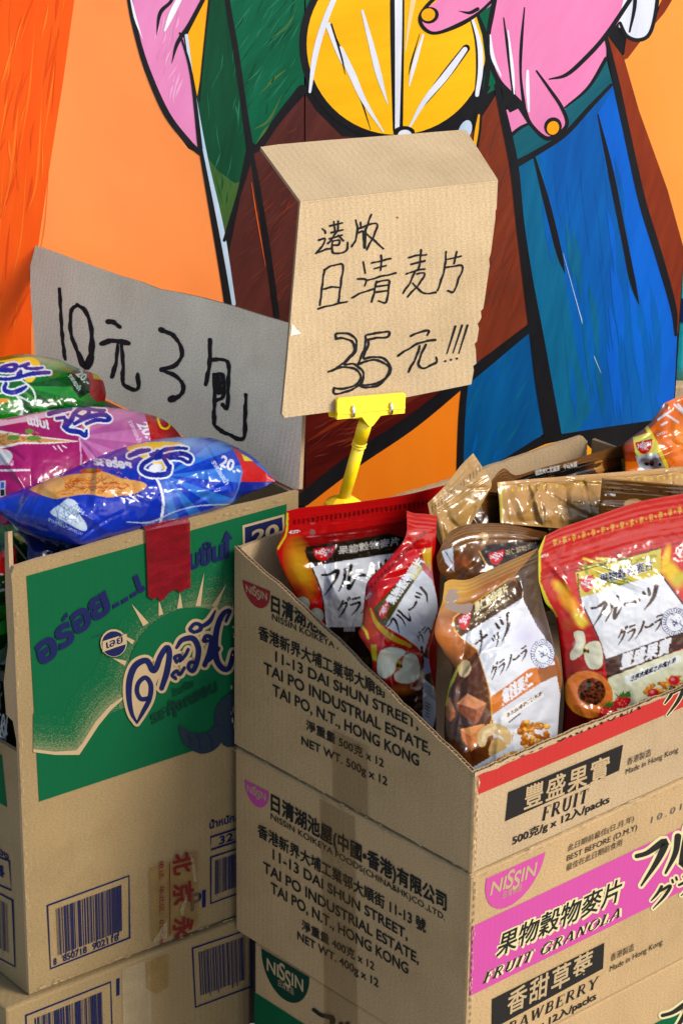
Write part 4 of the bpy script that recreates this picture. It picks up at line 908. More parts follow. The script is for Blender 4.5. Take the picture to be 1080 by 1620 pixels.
# ------------------------------------------------------------------ folded price sign in its yellow clip stand
anchor = PB.at(545, 806)
PSG = facing(anchor + np.array([.03, -.02, .12]), 27, 9)
PSG = facing(PSG.at(590, 650), 27, 9)
sg_pts = [(475, 319), (787, 285), (785, 330), (783, 334), (783, 345), (776, 400), (773, 410), (774, 420), (764, 488), (760, 492), (761, 502), (758, 508), (755, 512), (757, 520), (754, 540), (750, 544), (752, 552), (753, 575), (748, 579), (749, 586), (745, 608), (600, 637), (520, 652), (450, 661), (446, 655), (455, 560), (465, 440)]
p3 = [PSG.at(*q) for q in sg_pts]
foldd = unit(p3[1] - p3[0])
psign = thing('price_sign', 'folded tan cardboard price sign with marker writing in the yellow clip stand', 'sign', PSG.at(590, 650))
mb = MB(); mb.slab(p3, PSG.n, .0036, 'kraft_light', 'kraft_raw')
rim_ = [PSG.at(*q, .0006) for q in ((784, 300), (775, 420), (765, 490), (757, 560), (747, 606))]
face_o = mb.build('front_panel', psign)
fdir = -PSG.n * math.cos(math.radians(26)) + np.cross(PSG.n, foldd) * (1 if np.cross(PSG.n, foldd)[2] > 0 else -1) * math.sin(math.radians(26))
PFO = Plane(p3[0], np.cross(foldd, fdir))
top = [PFO.at(*q) for q in ((475, 319), (412, 233), (440, 229), (520, 222), (640, 213), (728, 206), (737, 207), (787, 285))]
mb = MB(); mb.slab([p + PFO.n * .0004 for p in top], PFO.n, .0034, 'kraft_light', 'kraft_raw')
mb.tube([p3[0] - PSG.n * .0018 - Z * .001, (p3[0] + p3[1]) / 2 - PSG.n * .0018 - Z * .001, p3[1] - PSG.n * .0018 - Z * .001], .0022, 'kraft_light', 10)
mb.build('top_flap', psign)
mb = MB(); d = Sheet(PSG, mb)
z1 = lambda pts: [(x / 4.154 + 490, y / 4.153 + 330) for x, y in pts]
for q in ([(82, 132), (98, 145), (100, 160)], [(58, 205), (102, 200), (70, 260), (40, 294)], [(40, 294), (90, 272), (140, 262)], [(130, 112), (212, 92)], [(158, 82), (166, 150)], [(186, 84), (182, 148)], [(138, 158), (214, 138)], [(128, 196), (212, 172)], [(176, 150), (150, 190), (118, 228)], [(188, 176), (218, 210)], [(150, 214), (190, 206), (188, 238), (154, 240)], [(150, 214), (144, 262), (160, 294), (240, 276), (246, 220)],
          [(302, 76), (312, 140), (298, 208), (276, 248)], [(316, 130), (350, 122)], [(332, 92), (336, 128)], [(310, 160), (348, 150), (352, 210), (358, 258)], [(402, 40), (376, 110), (352, 180)], [(352, 116), (438, 98), (424, 168), (372, 268)], [(376, 168), (430, 216), (480, 262)], [(366, 130), (362, 258)],
          None, [(96, 400), (84, 480), (66, 634)], [(92, 402), (150, 374), (216, 370), (206, 470), (188, 608)], [(86, 528), (140, 516), (192, 516)], [(54, 656), (150, 632), (242, 610)],
          [(350, 348), (364, 424)], [(312, 460), (348, 462), (372, 472), (358, 506)], [(276, 584), (350, 548), (416, 530)], [(404, 358), (470, 342), (530, 328)], [(466, 306), (470, 360), (462, 404)], [(424, 392), (500, 374)], [(368, 474), (470, 444), (564, 424)], [(436, 478), (424, 540), (406, 612)], [(438, 484), (516, 470), (514, 540), (500, 614), (452, 606)], [(436, 512), (510, 500)], [(434, 548), (514, 536)],
          [(648, 320), (700, 308), (762, 302)], [(662, 366), (752, 344)], [(728, 270), (724, 340), (712, 400)], [(632, 430), (690, 408), (754, 396)], [(690, 408), (660, 480), (610, 556)], [(700, 430), (752, 424), (720, 490), (640, 578)], [(676, 490), (730, 546), (770, 556), (826, 552)],
          [(894, 284), (882, 400), (838, 538)], [(904, 332), (992, 312)], [(962, 284), (944, 360)], [(886, 388), (1000, 376), (972, 470), (942, 548), (904, 538)]):
    if q is None: mb.build('handwritten_line', face_o); mb = MB(); d = Sheet(PSG, mb); continue
    d.stroke(z1(q), 3.1, 'marker', 1)
mb.build('handwritten_line', face_o); mb = MB(); d = Sheet(PSG, mb)
z2 = lambda pts: [(x / 4.5 + 510, y / 4.5 + 500) for x, y in pts]
for q in ([(94, 160), (96, 128), (170, 122), (232, 158), (240, 210), (222, 270), (154, 340), (222, 342), (280, 385), (290, 440), (262, 490), (190, 530), (130, 548), (82, 550), (82, 512)], [(94, 160), (150, 158), (208, 180), (226, 225), (206, 275), (150, 330), (96, 372), (42, 396)], [(96, 372), (170, 362), (240, 382), (270, 425), (262, 465), (210, 500), (150, 516), (82, 512)],
          [(308, 168), (312, 134), (380, 122), (468, 110), (464, 146), (380, 156), (308, 168)], [(308, 168), (298, 230), (270, 300), (252, 345), (310, 320), (370, 312), (440, 335), (474, 375), (455, 430), (400, 470), (330, 490), (262, 488)], [(326, 170), (320, 220), (290, 300), (360, 290), (430, 300), (480, 350), (478, 400), (440, 455), (390, 495), (310, 508), (256, 490)],
          [(626, 142), (700, 110), (756, 106), (742, 134)], [(536, 280), (600, 240), (690, 190), (800, 168)], [(690, 208), (670, 280), (610, 396)], [(734, 200), (690, 300), (684, 350), (720, 370), (800, 334), (812, 312), (808, 292)]):
    d.stroke(z2(q), 3.6, 'marker', 1)
for a, b in (((942, 72), (882, 266)), ((990, 66), (928, 262)), ((1028, 66), (968, 266))): d.stroke(z2([a, b]), [3.2, 2.0], 'marker', 1)
for x, y in ((872, 320), (912, 310), (954, 302)): d.dot(*z2([(x, y)])[0], 2, 1.8, 'marker', 1)
mb.build('handwritten_line', face_o)
mb = MB(); d = Sheet(PSG, mb, .0004)
d.poly([(461, 512), (465, 515), (469, 521), (476, 527), (470, 529), (464, 530), (459, 532)], 'kraft_grey', 1); mb.build('torn_edge', face_o)
mb = MB(); d = Sheet(PSG, mb); d.dot(628, 344, 1.5, 1.5, 'ink_red', 1); mb.build('speck', face_o)

stand = thing('clip_stand', 'bright yellow plastic clip stand with tilted tube gripping the granola carton rear wall', 'clip stand', anchor)
mb = MB()
FR = Plane(PSG.at(585, 640) + PSG.n * .0035, PSG.n)
jaw = [FR.at(*q) for q in ((531, 632), (534, 629), (636, 620.5), (639, 623), (637.5, 653), (600, 656.5), (588, 672), (584, 675), (580, 672), (570, 659), (531, 663))]
mb.slab([p + FR.n * .003 for p in jaw], FR.n, .004, 'yellow_plastic')
mb.slab([FR.at(x, y, .0042) for x, y in ((531, 652), (637.5, 642), (637.5, 645), (531, 655))], FR.n, .001, 'yellow_plastic')
clip_o = mb.build('clip_jaw', stand, bevel=.0012)
mb = MB(); bj = Plane(PSG.at(585, 640) - PSG.n * .0042, PSG.n); mb.slab([bj.at(*q) for q in ((521, 648), (530, 640), (634, 632), (636, 650), (580, 664), (523, 660))], PSG.n, .004, 'yellow_plastic'); mb.build('rear_jaw', stand, bevel=.001)
for x, y in ((555, 650), (615, 645)):
    mb = MB(); mb.tube([FR.at(x, y + 9, .001), FR.at(x + .3, y + 7, .0052), FR.at(x, y, .0058), FR.at(x, y - 7, .0048), FR.at(x - .2, y - 9, .0036)], [.0012, .0014, .0014, .0014, .0012], 'steel', 10); mb.build('spring_clip', stand, smooth=True)
t0, t1 = PB.at(540, 800) + np.array([0, 0, .004]) - dL * 0.002, FR.at(582, 668) - FR.n * .005
mid = t0 + (t1 - t0) * .74
mb = MB(); mb.tube([t0, t0 + (t1 - t0) * .3, mid], .0057, 'yellow_plastic', 24); mb.build('tube', stand, smooth=True)
mb = MB()
for k in (.70, .735): mb.tube([t0 + (t1 - t0) * (k - .008), t0 + (t1 - t0) * k, t0 + (t1 - t0) * (k + .012), t0 + (t1 - t0) * (k + .02)], [.0058, .0068, .0068, .0060], 'yellow_plastic', 24)
mb.build('collar', stand, smooth=True)
mb = MB(); mb.tube([mid, mid + (t1 - mid) * .7, t1], [.0062, .0066, .0058], 'yellow_plastic', 24); mb.build('swivel_neck', stand, smooth=True)
mb = MB()
mb.tube([t0 - Z * .006, t0 + Z * .0, t0 + Z * .004, t0 + Z * .006], [.019, .018, .012, .008], 'yellow_plastic', 8)
mb.box(t0 - Z * .036 - dR * .013 - dL * .0034, dR * .026, dL * .003, Z * .034, 'yellow_plastic'); mb.box(t0 - Z * .036 - dR * .013 + dL * .0064, dR * .026, dL * .003, Z * .034, 'yellow_plastic')
mb.build('clamp_foot', stand, bevel=.001)

# ------------------------------------------------------------------ drinks seen past the edge of the board
bx = PM.at(1075, 640); cp = Plane([0, PM.P[1] + .35, 0], [0, -1, 0]).at(1078, 600)
far = thing('carton', 'brown cardboard carton behind the right edge of the painted board', 'carton', (cp[0] + .12, cp[1] + .12, 0))
zf = float(Plane([0, cp[1], 0], [0, -1, 0]).at(1078, 612)[2])
mb = MB(); mb.box((cp[0] - .03, cp[1], .001), np.array([.3, 0, 0]), np.array([0, .25, 0]), np.array([0, 0, zf]), 'kraft_light'); mb.build('carton_body', far, bevel=.003)
for i in range(3):
    bt = thing('drink_bottle', ['teal drink bottle just visible past the edge of the painted board', 'teal drink bottle second from the painted board', 'teal drink bottle farthest right behind the board'][i], 'bottle', (cp[0] + .005 + i * .067, cp[1] + .05, zf + .001), 'teal bottles on the carton behind the board')
    p = np.array(bt.location); mb = MB(); mb.tube([p, p + Z * .02, p + Z * .03, p + Z * .06, p + Z * .07, p + Z * .11, p + Z * .135], [.030, .032, .030, .032, .031, .030, .013], 'teal_pet', 20); mb.build('bottle_body', bt, smooth=True)
    mb = MB(); mb.tube([p + Z * .135, p + Z * .137, p + Z * .15], [.014, .015, .015], 'cap_white', 16); mb.build('cap', bt)
    mb = MB(); mb.tube([p + Z * .075, p + Z * .105], [.0325, .0315], 'navy_wrap', 20, cap=False); mb.build('label_wrap', bt, smooth=True)

# ------------------------------------------------------------------ bags: shaped, creased film with printed artwork
def sm(a, b, x): t = np.clip((x - a) / (b - a), 0, 1); return t * t * (3 - 2 * t)
def arc(pts, n, smooth=True):
    p = catmull(pts, 10) if smooth and len(pts) > 2 else np.asarray(pts, float)
    s = np.r_[0, np.cumsum(np.linalg.norm(np.diff(p, axis=0), axis=1))]; t = np.linspace(0, s[-1], n)
    return np.stack([np.interp(t, s, p[:, 0]), np.interp(t, s, p[:, 1])], 1)
def on_rays(pl, xy, lift):
    d = FW + (xy[:, :1] - 540) / FOC * RT - (xy[:, 1:2] - 810) / FOC * UP
    t = ((pl.P - CAM) @ pl.n + lift) / (d @ pl.n); return CAM + d * t[:, None]
def bag(name, label, cat, group, pl, top, right, bottom, left, art, bulge=.018, seal=.13, creases=26, seed=1, film='foil_gloss', wr=1.0, ends=False, step=1.5, flat=.7, end_from=None):
    T0, B0 = catmull(top, 6), catmull(bottom, 6)
    ln = lambda p: np.linalg.norm(np.diff(np.asarray(p, float), axis=0), axis=1).sum()
    gap = np.linalg.norm(arc(top, 40) - arc(bottom, 40), axis=1).max()
    nu, nv = int(max(ln(top), ln(bottom)) / step) + 8, int(max(ln(left), ln(right), gap) / step) + 8
    def grid(nu, nv):
        t, b, l, r = arc(top, nu), arc(bottom, nu), arc(left, nv), arc(right, nv)
        U, V = np.meshgrid(np.linspace(0, 1, nu), np.linspace(0, 1, nv))
        X = (1 - V)[..., None] * t[None] + V[..., None] * b[None] + (1 - U)[..., None] * l[:, None] + U[..., None] * r[:, None] \
            - ((1 - U) * (1 - V))[..., None] * t[0] - (U * (1 - V))[..., None] * t[-1] - ((1 - U) * V)[..., None] * b[0] - (U * V)[..., None] * b[-1]
        return U, V, X
    def height(U, V, X, sgn=1):
        if ends: prof = np.sqrt(np.clip(np.sin(math.pi * V), 0, 1)) * sm(-.02, .3, U) * (1 - sm(.79, .97, U) * .93)
        else: prof = np.sin(math.pi * U) ** flat * sm(seal * .7, .5, V) * (1 - .45 * sm(.75, 1, V))
        h = bulge * prof
        if sgn < 0: return -h * .8 - .0004
        env = np.minimum(1, 6 * np.minimum(np.minimum(U, 1 - U), np.minimum(V + .02, 1 - V + .02)))
        x, y = X[..., 0], X[..., 1]; R = np.random.default_rng(seed)
        w = .0012 * vnoise(x / 38 + 7, y / 38 + seed, seed) + .0006 * vnoise(x / 15, y / 15 + 3, seed + 1) + .00025 * vnoise(x / 6, y / 6, seed + 2)
        W, Hh = x.max() - x.min(), y.max() - y.min()
        for i in range(creases):
            u0, v0 = R.uniform(0, 1), R.uniform(0, 1); k = R.integers(4)
            if i % 3: u0, v0 = ((R.uniform(0, .15), v0), (R.uniform(.85, 1), v0), (u0, seal + R.uniform(0, .15)), (u0, R.uniform(.8, 1)))[k]
            j, q = int(v0 * (U.shape[0] - 1)), int(u0 * (U.shape[1] - 1)); ax, ay = X[j, q]
            th = R.uniform(0, 2 * math.pi); L = R.uniform(.12, .42) * max(W, Hh); dx, dy = math.cos(th), math.sin(th)
            s = (x - ax) * dx + (y - ay) * dy; dd = np.abs(-(x - ax) * dy + (y - ay) * dx + 3 * np.sin(s / L * 3)); wd = R.uniform(4, 13)
            a = R.choice([-1, 1]) * R.uniform(.0006, .0026)
            w += a * (np.clip(1 - dd / wd, 0, 1) if i % 3 == 0 else np.exp(-(dd / wd) ** 2)) * np.exp(-((s / L) ** 2) * 2)
        if not ends and seal > 0:
            flatz = 1 - sm(seal * .85, seal * 1.15, V); w = w * (1 - .55 * flatz)
            for z in (.80, .92): w += .0007 * np.exp(-((V - seal * z) / (.012)) ** 2)
            w += .00022 * np.sin(V / seal * 42) * (V < seal * .55)
        if ends: w += .0004 * np.sin(V * 150) * sm(.9, .93, U)
        return h + w * wr * env
    U, V, X = grid(nu, nv); xy = X.reshape(-1, 2)
    Pf = on_rays(pl, xy, height(U, V, X).ravel()); C = (art.sample(xy) * (.47 if ends else .46)).astype(np.float32)
    nu2, nv2 = max(6, nu // 5), max(6, nv // 5); U2, V2, X2 = grid(nu2, nv2)
    Pb = on_rays(pl, X2.reshape(-1, 2), np.zeros(nu2 * nv2)) + pl.n * height(U2, V2, X2, -1).ravel()[:, None]
    loc = Pf[(nv - 1) * nu + nu // 2]; root = thing(name, label, cat, loc, group)
    def part(nm, r0, r1, c0, c1, back=False):
        rr, cc = np.arange(r0, r1 + 1), np.arange(c0, c1 + 1); idx = (rr[:, None] * nu + cc[None]).ravel(); P_ = Pf[idx]; col_ = C[idx]; w = len(cc); h = len(rr)
        a = (np.arange(h - 1)[:, None] * w + np.arange(w - 1)[None]).ravel(); F = np.stack([a, a + w, a + w + 1, a + 1], 1)
        if back:
            o = len(P_); a = (np.arange(nv2 - 1)[:, None] * nu2 + np.arange(nu2 - 1)[None]).ravel() + o
            F = np.vstack([F, np.stack([a, a + 1, a + nu2 + 1, a + nu2], 1)]); P_ = np.vstack([P_, Pb]); col_ = np.vstack([col_, np.tile(C.mean(0) * .8, (len(Pb), 1))])
        me = bpy.data.meshes.new(nm); n = len(F)
        me.vertices.add(len(P_)); me.vertices.foreach_set('co', (P_ - np.asarray(loc)).astype(np.float32).ravel())
        me.loops.add(4 * n); me.loops.foreach_set('vertex_index', F.astype(np.int32).ravel())
        me.polygons.add(n); me.polygons.foreach_set('loop_start', np.arange(0, 4 * n, 4, dtype=np.int32)); me.polygons.foreach_set('loop_total', np.full(n, 4, np.int32))
        me.update(calc_edges=True); me.polygons.foreach_set('use_smooth', [True] * n)
        at = me.color_attributes.new('artwork', 'FLOAT_COLOR', 'POINT'); at.data.foreach_set('color', np.column_stack([col_, np.ones(len(col_))]).astype(np.float32).ravel())
        me.materials.append(MAT[film]); o = bpy.data.objects.new(nm, me); col.objects.link(o); o.parent = root; return o
    if ends:
        k = int(nu * (end_from or .86)); part('bag_body', 0, nv - 1, 0, k, True); part('end_seal', 0, nv - 1, k, nu - 1)
    elif seal > 0:
        k = int(nv * seal); part('bag_body', k, nv - 1, 0, nu - 1, True); part('top_seal', 0, k, 0, nu - 1)
    else: part('bag_body', 0, nv - 1, 0, nu - 1, True)
    return root
def zf_(k, ox, oy): return lambda pts: [(x / k + ox, y / k + oy) for x, y in pts]
WHITE = (.76, .79, .86); BLK = (.012, .009, .008); RED = lin(205, 14, 18); GOLD = lin(206, 160, 40); CREAM = lin(226, 214, 170)
def stamp(A, x, y, rx, ry, c=lin(40, 56, 120)):
    A.dot(x, y, rx, ry, c, n=40); A.dot(x, y, rx * .95, ry * .95, WHITE, n=40); A.dot(x, y, rx * .68, ry * .68, c, n=32); A.dot(x, y, rx * .63, ry * .63, WHITE, n=32)
    R = random.Random(4)
    for i in range(30):
        t = i / 30 * 6.283; A.stroke([(x + rx * .74 * math.cos(t), y + ry * .74 * math.sin(t)), (x + rx * .88 * math.cos(t + R.uniform(-.05, .05)), y + ry * .88 * math.sin(t))], rx * .07, c, smooth=0)
    for i in range(14): t = R.uniform(0, 6.28); q = R.uniform(0, .5); A.stroke([(x + rx * q * math.cos(t), y + ry * q * math.sin(t)), (x + rx * (q * math.cos(t) + R.uniform(-.25, .25)), y + ry * (q * math.sin(t) + R.uniform(-.2, .2)))], rx * .06, c, smooth=0)
def logo(A, q0, q1, low): maker_logo(A, q0, q1, low, RED, 1, True, WHITE)
def apple(A, pts1, pts2, core, s=1.0):
    for p in (pts1, pts2):
        c = np.mean(p, 0); A.poly([tuple(c + (np.array(q) - c) * 1.1) for q in p], lin(150, 20, 16), smooth=4); A.poly(p, lin(222, 222, 196), smooth=4); A.glow(c[0], c[1], 9 * s, 9 * s, lin(240, 240, 222), .6)
    A.glow(core[0], core[1], 7 * s, 9 * s, lin(190, 190, 60), .9); A.dot(core[0] - 1.5 * s, core[1] + s, 2.3 * s, 3.2 * s, lin(70, 40, 20)); A.dot(core[0] + 3 * s, core[1] + 2 * s, 1.8 * s, 2.8 * s, lin(60, 34, 16))
GRAN = [lin(214, 132, 36), lin(196, 108, 26), lin(228, 160, 60), lin(176, 92, 24), lin(236, 178, 84)]
gb = 'granola bags in the open carton'; cb = 'crisp bags in the green carton'
def mottled(A, amt, sc, seed, c=(0, 0, 0)):
    n = vnoise(A.X / sc, A.Y / sc, seed) * .6 + vnoise(A.X / sc * 2.3, A.Y / sc * 2.3, seed + 1) * .4
    A.a *= (1 + amt * n[..., None]).astype(np.float32)
def pattern_row(A, p0, p1, n, c, h=9, kind='wheat'):
    p0, p1 = np.array(p0, float), np.array(p1, float)
    for i in range(n):
        p = p0 + (p1 - p0) * i / (n - 1)
        if i % 2 == 0 or kind == 'dash':
            A.stroke([(p[0], p[1] - h / 2), (p[0] - .5, p[1] + h / 2)], h * .12, c, smooth=0)
            for k in range(3): A.dot(p[0] - h * .16, p[1] - h * .35 + k * h * .26, h * .13, h * .11, c, n=8); A.dot(p[0] + h * .16, p[1] - h * .35 + k * h * .26, h * .13, h * .11, c, n=8)
        else: A.poly([(p[0] - 2, p[1]), (p[0], p[1] - 2.6), (p[0] + 2, p[1]), (p[0], p[1] + 2.6)], c); 

# --- big red bag, front right
z = zf_(4.05, 840, 770)
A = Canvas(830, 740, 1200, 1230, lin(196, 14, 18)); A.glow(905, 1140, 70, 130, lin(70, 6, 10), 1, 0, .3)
A.poly(z([(30, 300), (95, 300), (60, 430), (58, 610), (110, 730), (165, 830), (150, 850), (85, 745), (30, 640)]), lin(214, 206, 40))
pattern_row(A, *z([(150, 358), (1380, 40)]), 41, GOLD, 11)
A.text('◄OPEN', *z([(60, 458), (112, 440)]), (0, -4.2), WHITE, bold=.02)
A.stroke(z([(60, 600), (300, 520), (560, 450), (830, 388), (1400, 250)]), 1.6, lin(110, 4, 8)); A.stroke(z([(60, 570), (560, 425), (1400, 225)]), 1.0, lin(130, 6, 10))
for i in range(60): x = 80 + i * 14; A.stroke(z([(x, 545 - i * 4.1), (x, 570 - i * 4.1)]), .7, lin(140, 8, 12), smooth=0)
for x, y, rx, ry, c, rot in ((190, 650, 70, 36, lin(236, 178, 20), 40), (240, 740, 90, 46, lin(240, 160, 16), 50), (310, 850, 70, 40, lin(226, 196, 40), 50), (240, 880, 46, 46, lin(206, 70, 20), 0), (380, 930, 50, 40, lin(190, 20, 26), 20), (860, 470, 26, 100, lin(244, 190, 20), 12), (900, 550, 50, 90, lin(228, 190, 30), -30), (960, 600, 60, 60, lin(196, 180, 40), 0), (1020, 660, 70, 70, lin(220, 40, 30), 0), (960, 740, 50, 40, lin(200, 30, 40), 0)):
    X, Y = z([(x, y)])[0]; A.glow(X, Y, rx / 3.2, ry / 3.2, c, 1, rot, .45)
A.poly(z([(280, 545), (830, 392), (826, 560), (310, 712)]), lin(206, 186, 62))
for i in range(16): R_ = random.Random(i); A.stroke(z([(R_.uniform(300, 800), R_.uniform(440, 640)) for _ in range(3)]), R_.uniform(1, 5), R_.choice([lin(226, 206, 90), lin(150, 150, 40), lin(222, 190, 40), lin(110, 130, 40)]))
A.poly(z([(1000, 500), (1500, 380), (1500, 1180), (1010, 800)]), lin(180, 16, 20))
A.stroke(z([(278, 548), (560, 470), (832, 392)]), 1.6, BLK)
logo(A, *z([(303, 592), (398, 562), (360, 676)]))
A.text('果物穀物麥片', *z([(436, 628), (776, 530)]), (-1, -15.5), WHITE, bold=.05); A.text('果物穀物麥片', *z([(438, 626), (778, 528)]), (-1, -14.5), lin(34, 30, 60), bold=.02)
A.poly(z([(310, 712), (826, 558), (965, 745), (1140, 700), (1150, 900), (985, 962), (480, 1105), (432, 985), (380, 860)]), WHITE)
A.stroke(z([(296, 560), (312, 712), (380, 862), (434, 985), (470, 1110), (490, 1230)]), 2.2, lin(56, 26, 18)); A.stroke(z([(828, 560), (968, 748)]), 3, lin(40, 24, 18))
kb = lin(66, 40, 22)
A.kana('フルーツ', *z([(362, 905), (800, 765)]), (6, -37), kb, fat=1.0); A.kana('グラノーラ', *z([(545, 1020), (835, 910)]), (4, -25), kb)
stamp(A, *z([(920, 868)])[0], 22, 23)
A.poly(z([(474, 1105), (870, 962), (1150, 880), (1150, 960), (870, 1075), (492, 1225)]), lin(64, 26, 20)); A.text('豐盛果實', *z([(568, 1172), (880, 1062)]), (4, -24), WHITE, bold=.03)
A.poly(z([(492, 1225), (870, 1075), (1400, 900), (1400, 1330), (500, 1500)]), lin(214, 216, 184))
A.poly(z([(600, 1215), (940, 1078), (962, 1092), (952, 1122), (612, 1268), (592, 1244)]), lin(226, 230, 232)); A.text('含膳食纖維之多種水果', *z([(630, 1250), (920, 1128)]), (2, -9), lin(30, 30, 50), bold=.02)
apple(A, z([(270, 935), (330, 928), (345, 990), (338, 1060), (262, 1112), (248, 1066), (285, 1005)]), z([(350, 1012), (430, 990), (456, 1070), (446, 1155), (375, 1165), (338, 1090)]), z([(348, 1045)])[0], 1.1)
X, Y = z([(365, 1330)])[0]; A.dot(X, Y, 40, 36, lin(206, 128, 30), rot=35, n=40); A.dot(X + 1, Y - 1, 37, 33, lin(222, 118, 44), rot=35, n=40); A.glow(X, Y, 36, 32, lin(232, 146, 70), .6, 35)
A.dot(X + 5, Y - 4, 22, 22, lin(120, 50, 16), n=30); A.speckle(X + 5, Y - 4, 20, 20, [lin(26, 20, 18), lin(50, 36, 26)], 60, 3.2, seed=5)
for x, y, r in ((490, 1445, 15), (580, 1380, 14)):
    X, Y = z([(x, y)])[0]; A.poly([(X - r, Y + 8), (X - r * .6, Y - r * .5), (X + r * .6, Y - r * .6), (X + r, Y - 2), (X + r * .4, Y + r * .6), (X - r * .5, Y + r * .7)], lin(196, 24, 44), smooth=4)
    for k in range(12): A.dot(X + random.uniform(-r, r) * .7, Y + random.uniform(-r, r) * .45, .8, .7, lin(236, 170, 90))
    for k in range(6): A.poly([(X - r * .3, Y - r * .6), (X - r * .9 + k * r * .35, Y - r * 1.1 - (k % 2) * 3), (X - r * .5 + k * r * .3, Y - r * .55)], lin(60, 120, 40))
A.poly(z([(320, 1620), (400, 1520), (560, 1450), (760, 1385), (960, 1310), (1400, 1180), (1400, 1330), (960, 1400), (640, 1520), (420, 1640)]), lin(206, 212, 224), smooth=3)
X, Y = z([(850, 1280)])[0]; A.speckle(X, Y, 34, 12, GRAN, 40, 5.5, -22, 9)
for x, y, r, c in ((780, 1322, 9, lin(206, 30, 30)), (912, 1242, 9, lin(206, 30, 44)), (725, 1395, 10, lin(26, 18, 24)), (905, 1300, 7, lin(30, 60, 30)), (665, 1420, 6, lin(220, 196, 60))):
    X, Y = z([(x, y)])[0]; A.dot(X, Y, r, r * .8, c); A.glow(X - 2, Y - 2, r * .5, r * .4, WHITE, .5)
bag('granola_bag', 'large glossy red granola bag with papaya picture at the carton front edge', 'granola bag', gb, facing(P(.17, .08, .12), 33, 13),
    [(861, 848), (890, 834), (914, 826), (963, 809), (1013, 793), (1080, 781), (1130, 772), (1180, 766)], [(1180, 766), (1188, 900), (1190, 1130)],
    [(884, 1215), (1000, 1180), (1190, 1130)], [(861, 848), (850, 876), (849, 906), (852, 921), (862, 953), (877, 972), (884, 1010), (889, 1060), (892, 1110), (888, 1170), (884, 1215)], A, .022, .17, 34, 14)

# --- brown nut granola bag, front left
z = zf_(4.5, 680, 860)
A = Canvas(670, 850, 910, 1270, lin(150, 82, 22)); A.glow(715, 930, 60, 40, lin(206, 156, 66), 1, -30, .3); A.glow(800, 890, 90, 26, lin(150, 112, 56), .9, -25, .3); A.glow(700, 1150, 60, 120, lin(72, 34, 12), 1, 0, .4); A.glow(860, 930, 40, 60, lin(40, 26, 14), .9); A.glow(700, 1005, 26, 30, lin(206, 116, 30), .9)  # dark glow at the upper right paints in the red bag's shadow
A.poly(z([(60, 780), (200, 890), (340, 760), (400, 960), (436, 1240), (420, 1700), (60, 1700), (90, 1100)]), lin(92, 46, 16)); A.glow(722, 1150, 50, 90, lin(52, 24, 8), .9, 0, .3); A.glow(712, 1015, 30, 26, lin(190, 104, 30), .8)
A.poly(z([(600, 230), (770, 30), (800, 300), (870, 640), (940, 860), (800, 660), (700, 480)]), lin(70, 44, 22))  # darker right edge: shadow of the red bag painted into the artwork
A.poly(z([(178, 520), (300, 440), (430, 345), (560, 258), (600, 262), (662, 386), (430, 530), (215, 664), (180, 612)]), lin(84, 56, 18)); A.stroke(z([(300, 436), (176, 520), (168, 580), (190, 640), (300, 730), (335, 760), (372, 870), (400, 960), (432, 1095), (438, 1250), (414, 1310)]), 2.4, lin(226, 158, 24))
A.stroke(z([(300, 432), (430, 340), (560, 250)]), 1.6, lin(206, 150, 30)); logo(A, *z([(198, 530), (290, 468), (250, 610)]))
A.text('果仁穀物麥片', *z([(322, 500), (556, 356)]), (-2, -16), CREAM, bold=.03); A.text('MIXED NUTS GRANOLA', *z([(322, 553), (566, 398)]), (-1, -4.6), CREAM, bold=.02)
A.poly(z([(215, 666), (430, 530), (656, 390), (760, 588), (812, 660), (888, 860), (700, 905), (560, 1000), (434, 1088), (402, 960), (372, 870), (335, 752)]), WHITE); A.glow(835, 1010, 30, 40, lin(190, 184, 214), .7)
kb = lin(58, 34, 20)
for ch, a, b, h in (('ナ', (335, 806), (430, 740), 150), ('ッ', (440, 760), (515, 712), 130), ('ツ', (480, 716), (600, 640), 175)): A.kana(ch, *z([a, b]), (-h * .15 / 4.5, -h / 4.5), kb, fat=.85)
A.kana('グラノーラ', *z([(430, 975), (690, 815)]), (1, -22), kb, fat=.95); stamp(A, *z([(800, 785)])[0], 19, 23)
A.poly(z([(436, 1088), (560, 1000), (700, 893), (760, 878), (785, 990), (600, 1110), (442, 1216)]), lin(206, 112, 24)); A.text('焦糖果仁', *z([(515, 1152), (728, 1008)]), (-1, -23), WHITE, bold=.03)
A.poly(z([(442, 1218), (600, 1112), (785, 992), (900, 940), (930, 1100), (900, 1400), (640, 1560), (500, 1630), (450, 1400)]), lin(212, 214, 222))
A.poly(z([(512, 1212), (650, 1130), (795, 1058), (812, 1086), (660, 1180), (556, 1268), (530, 1278)]), lin(232, 230, 226)); A.text('香脆焦糖果仁配燕麥', *z([(545, 1240), (795, 1078)]), (0, -6.4), lin(90, 60, 40), bold=.01); A.stroke(z([(560, 1272), (640, 1210)]), 2, lin(60, 60, 80))
def cube(pts, t, f, s_): (a, b, c, d, e, g) = z(pts); mid = z([pts[6]])[0] if len(pts) > 6 else None
def caramel(p, cols):
    a, b, c, d, e, f, m_ = z(p); A.poly([a, b, c, m_], cols[0]); A.poly([a, m_, e, f], cols[1]); A.poly([m_, c, d, e], cols[2])
caramel([(192, 1138), (265, 1068), (402, 1138), (345, 1270), (318, 1290), (196, 1190), (330, 1180)], (lin(214, 138, 88), lin(136, 68, 36), lin(170, 98, 58)))
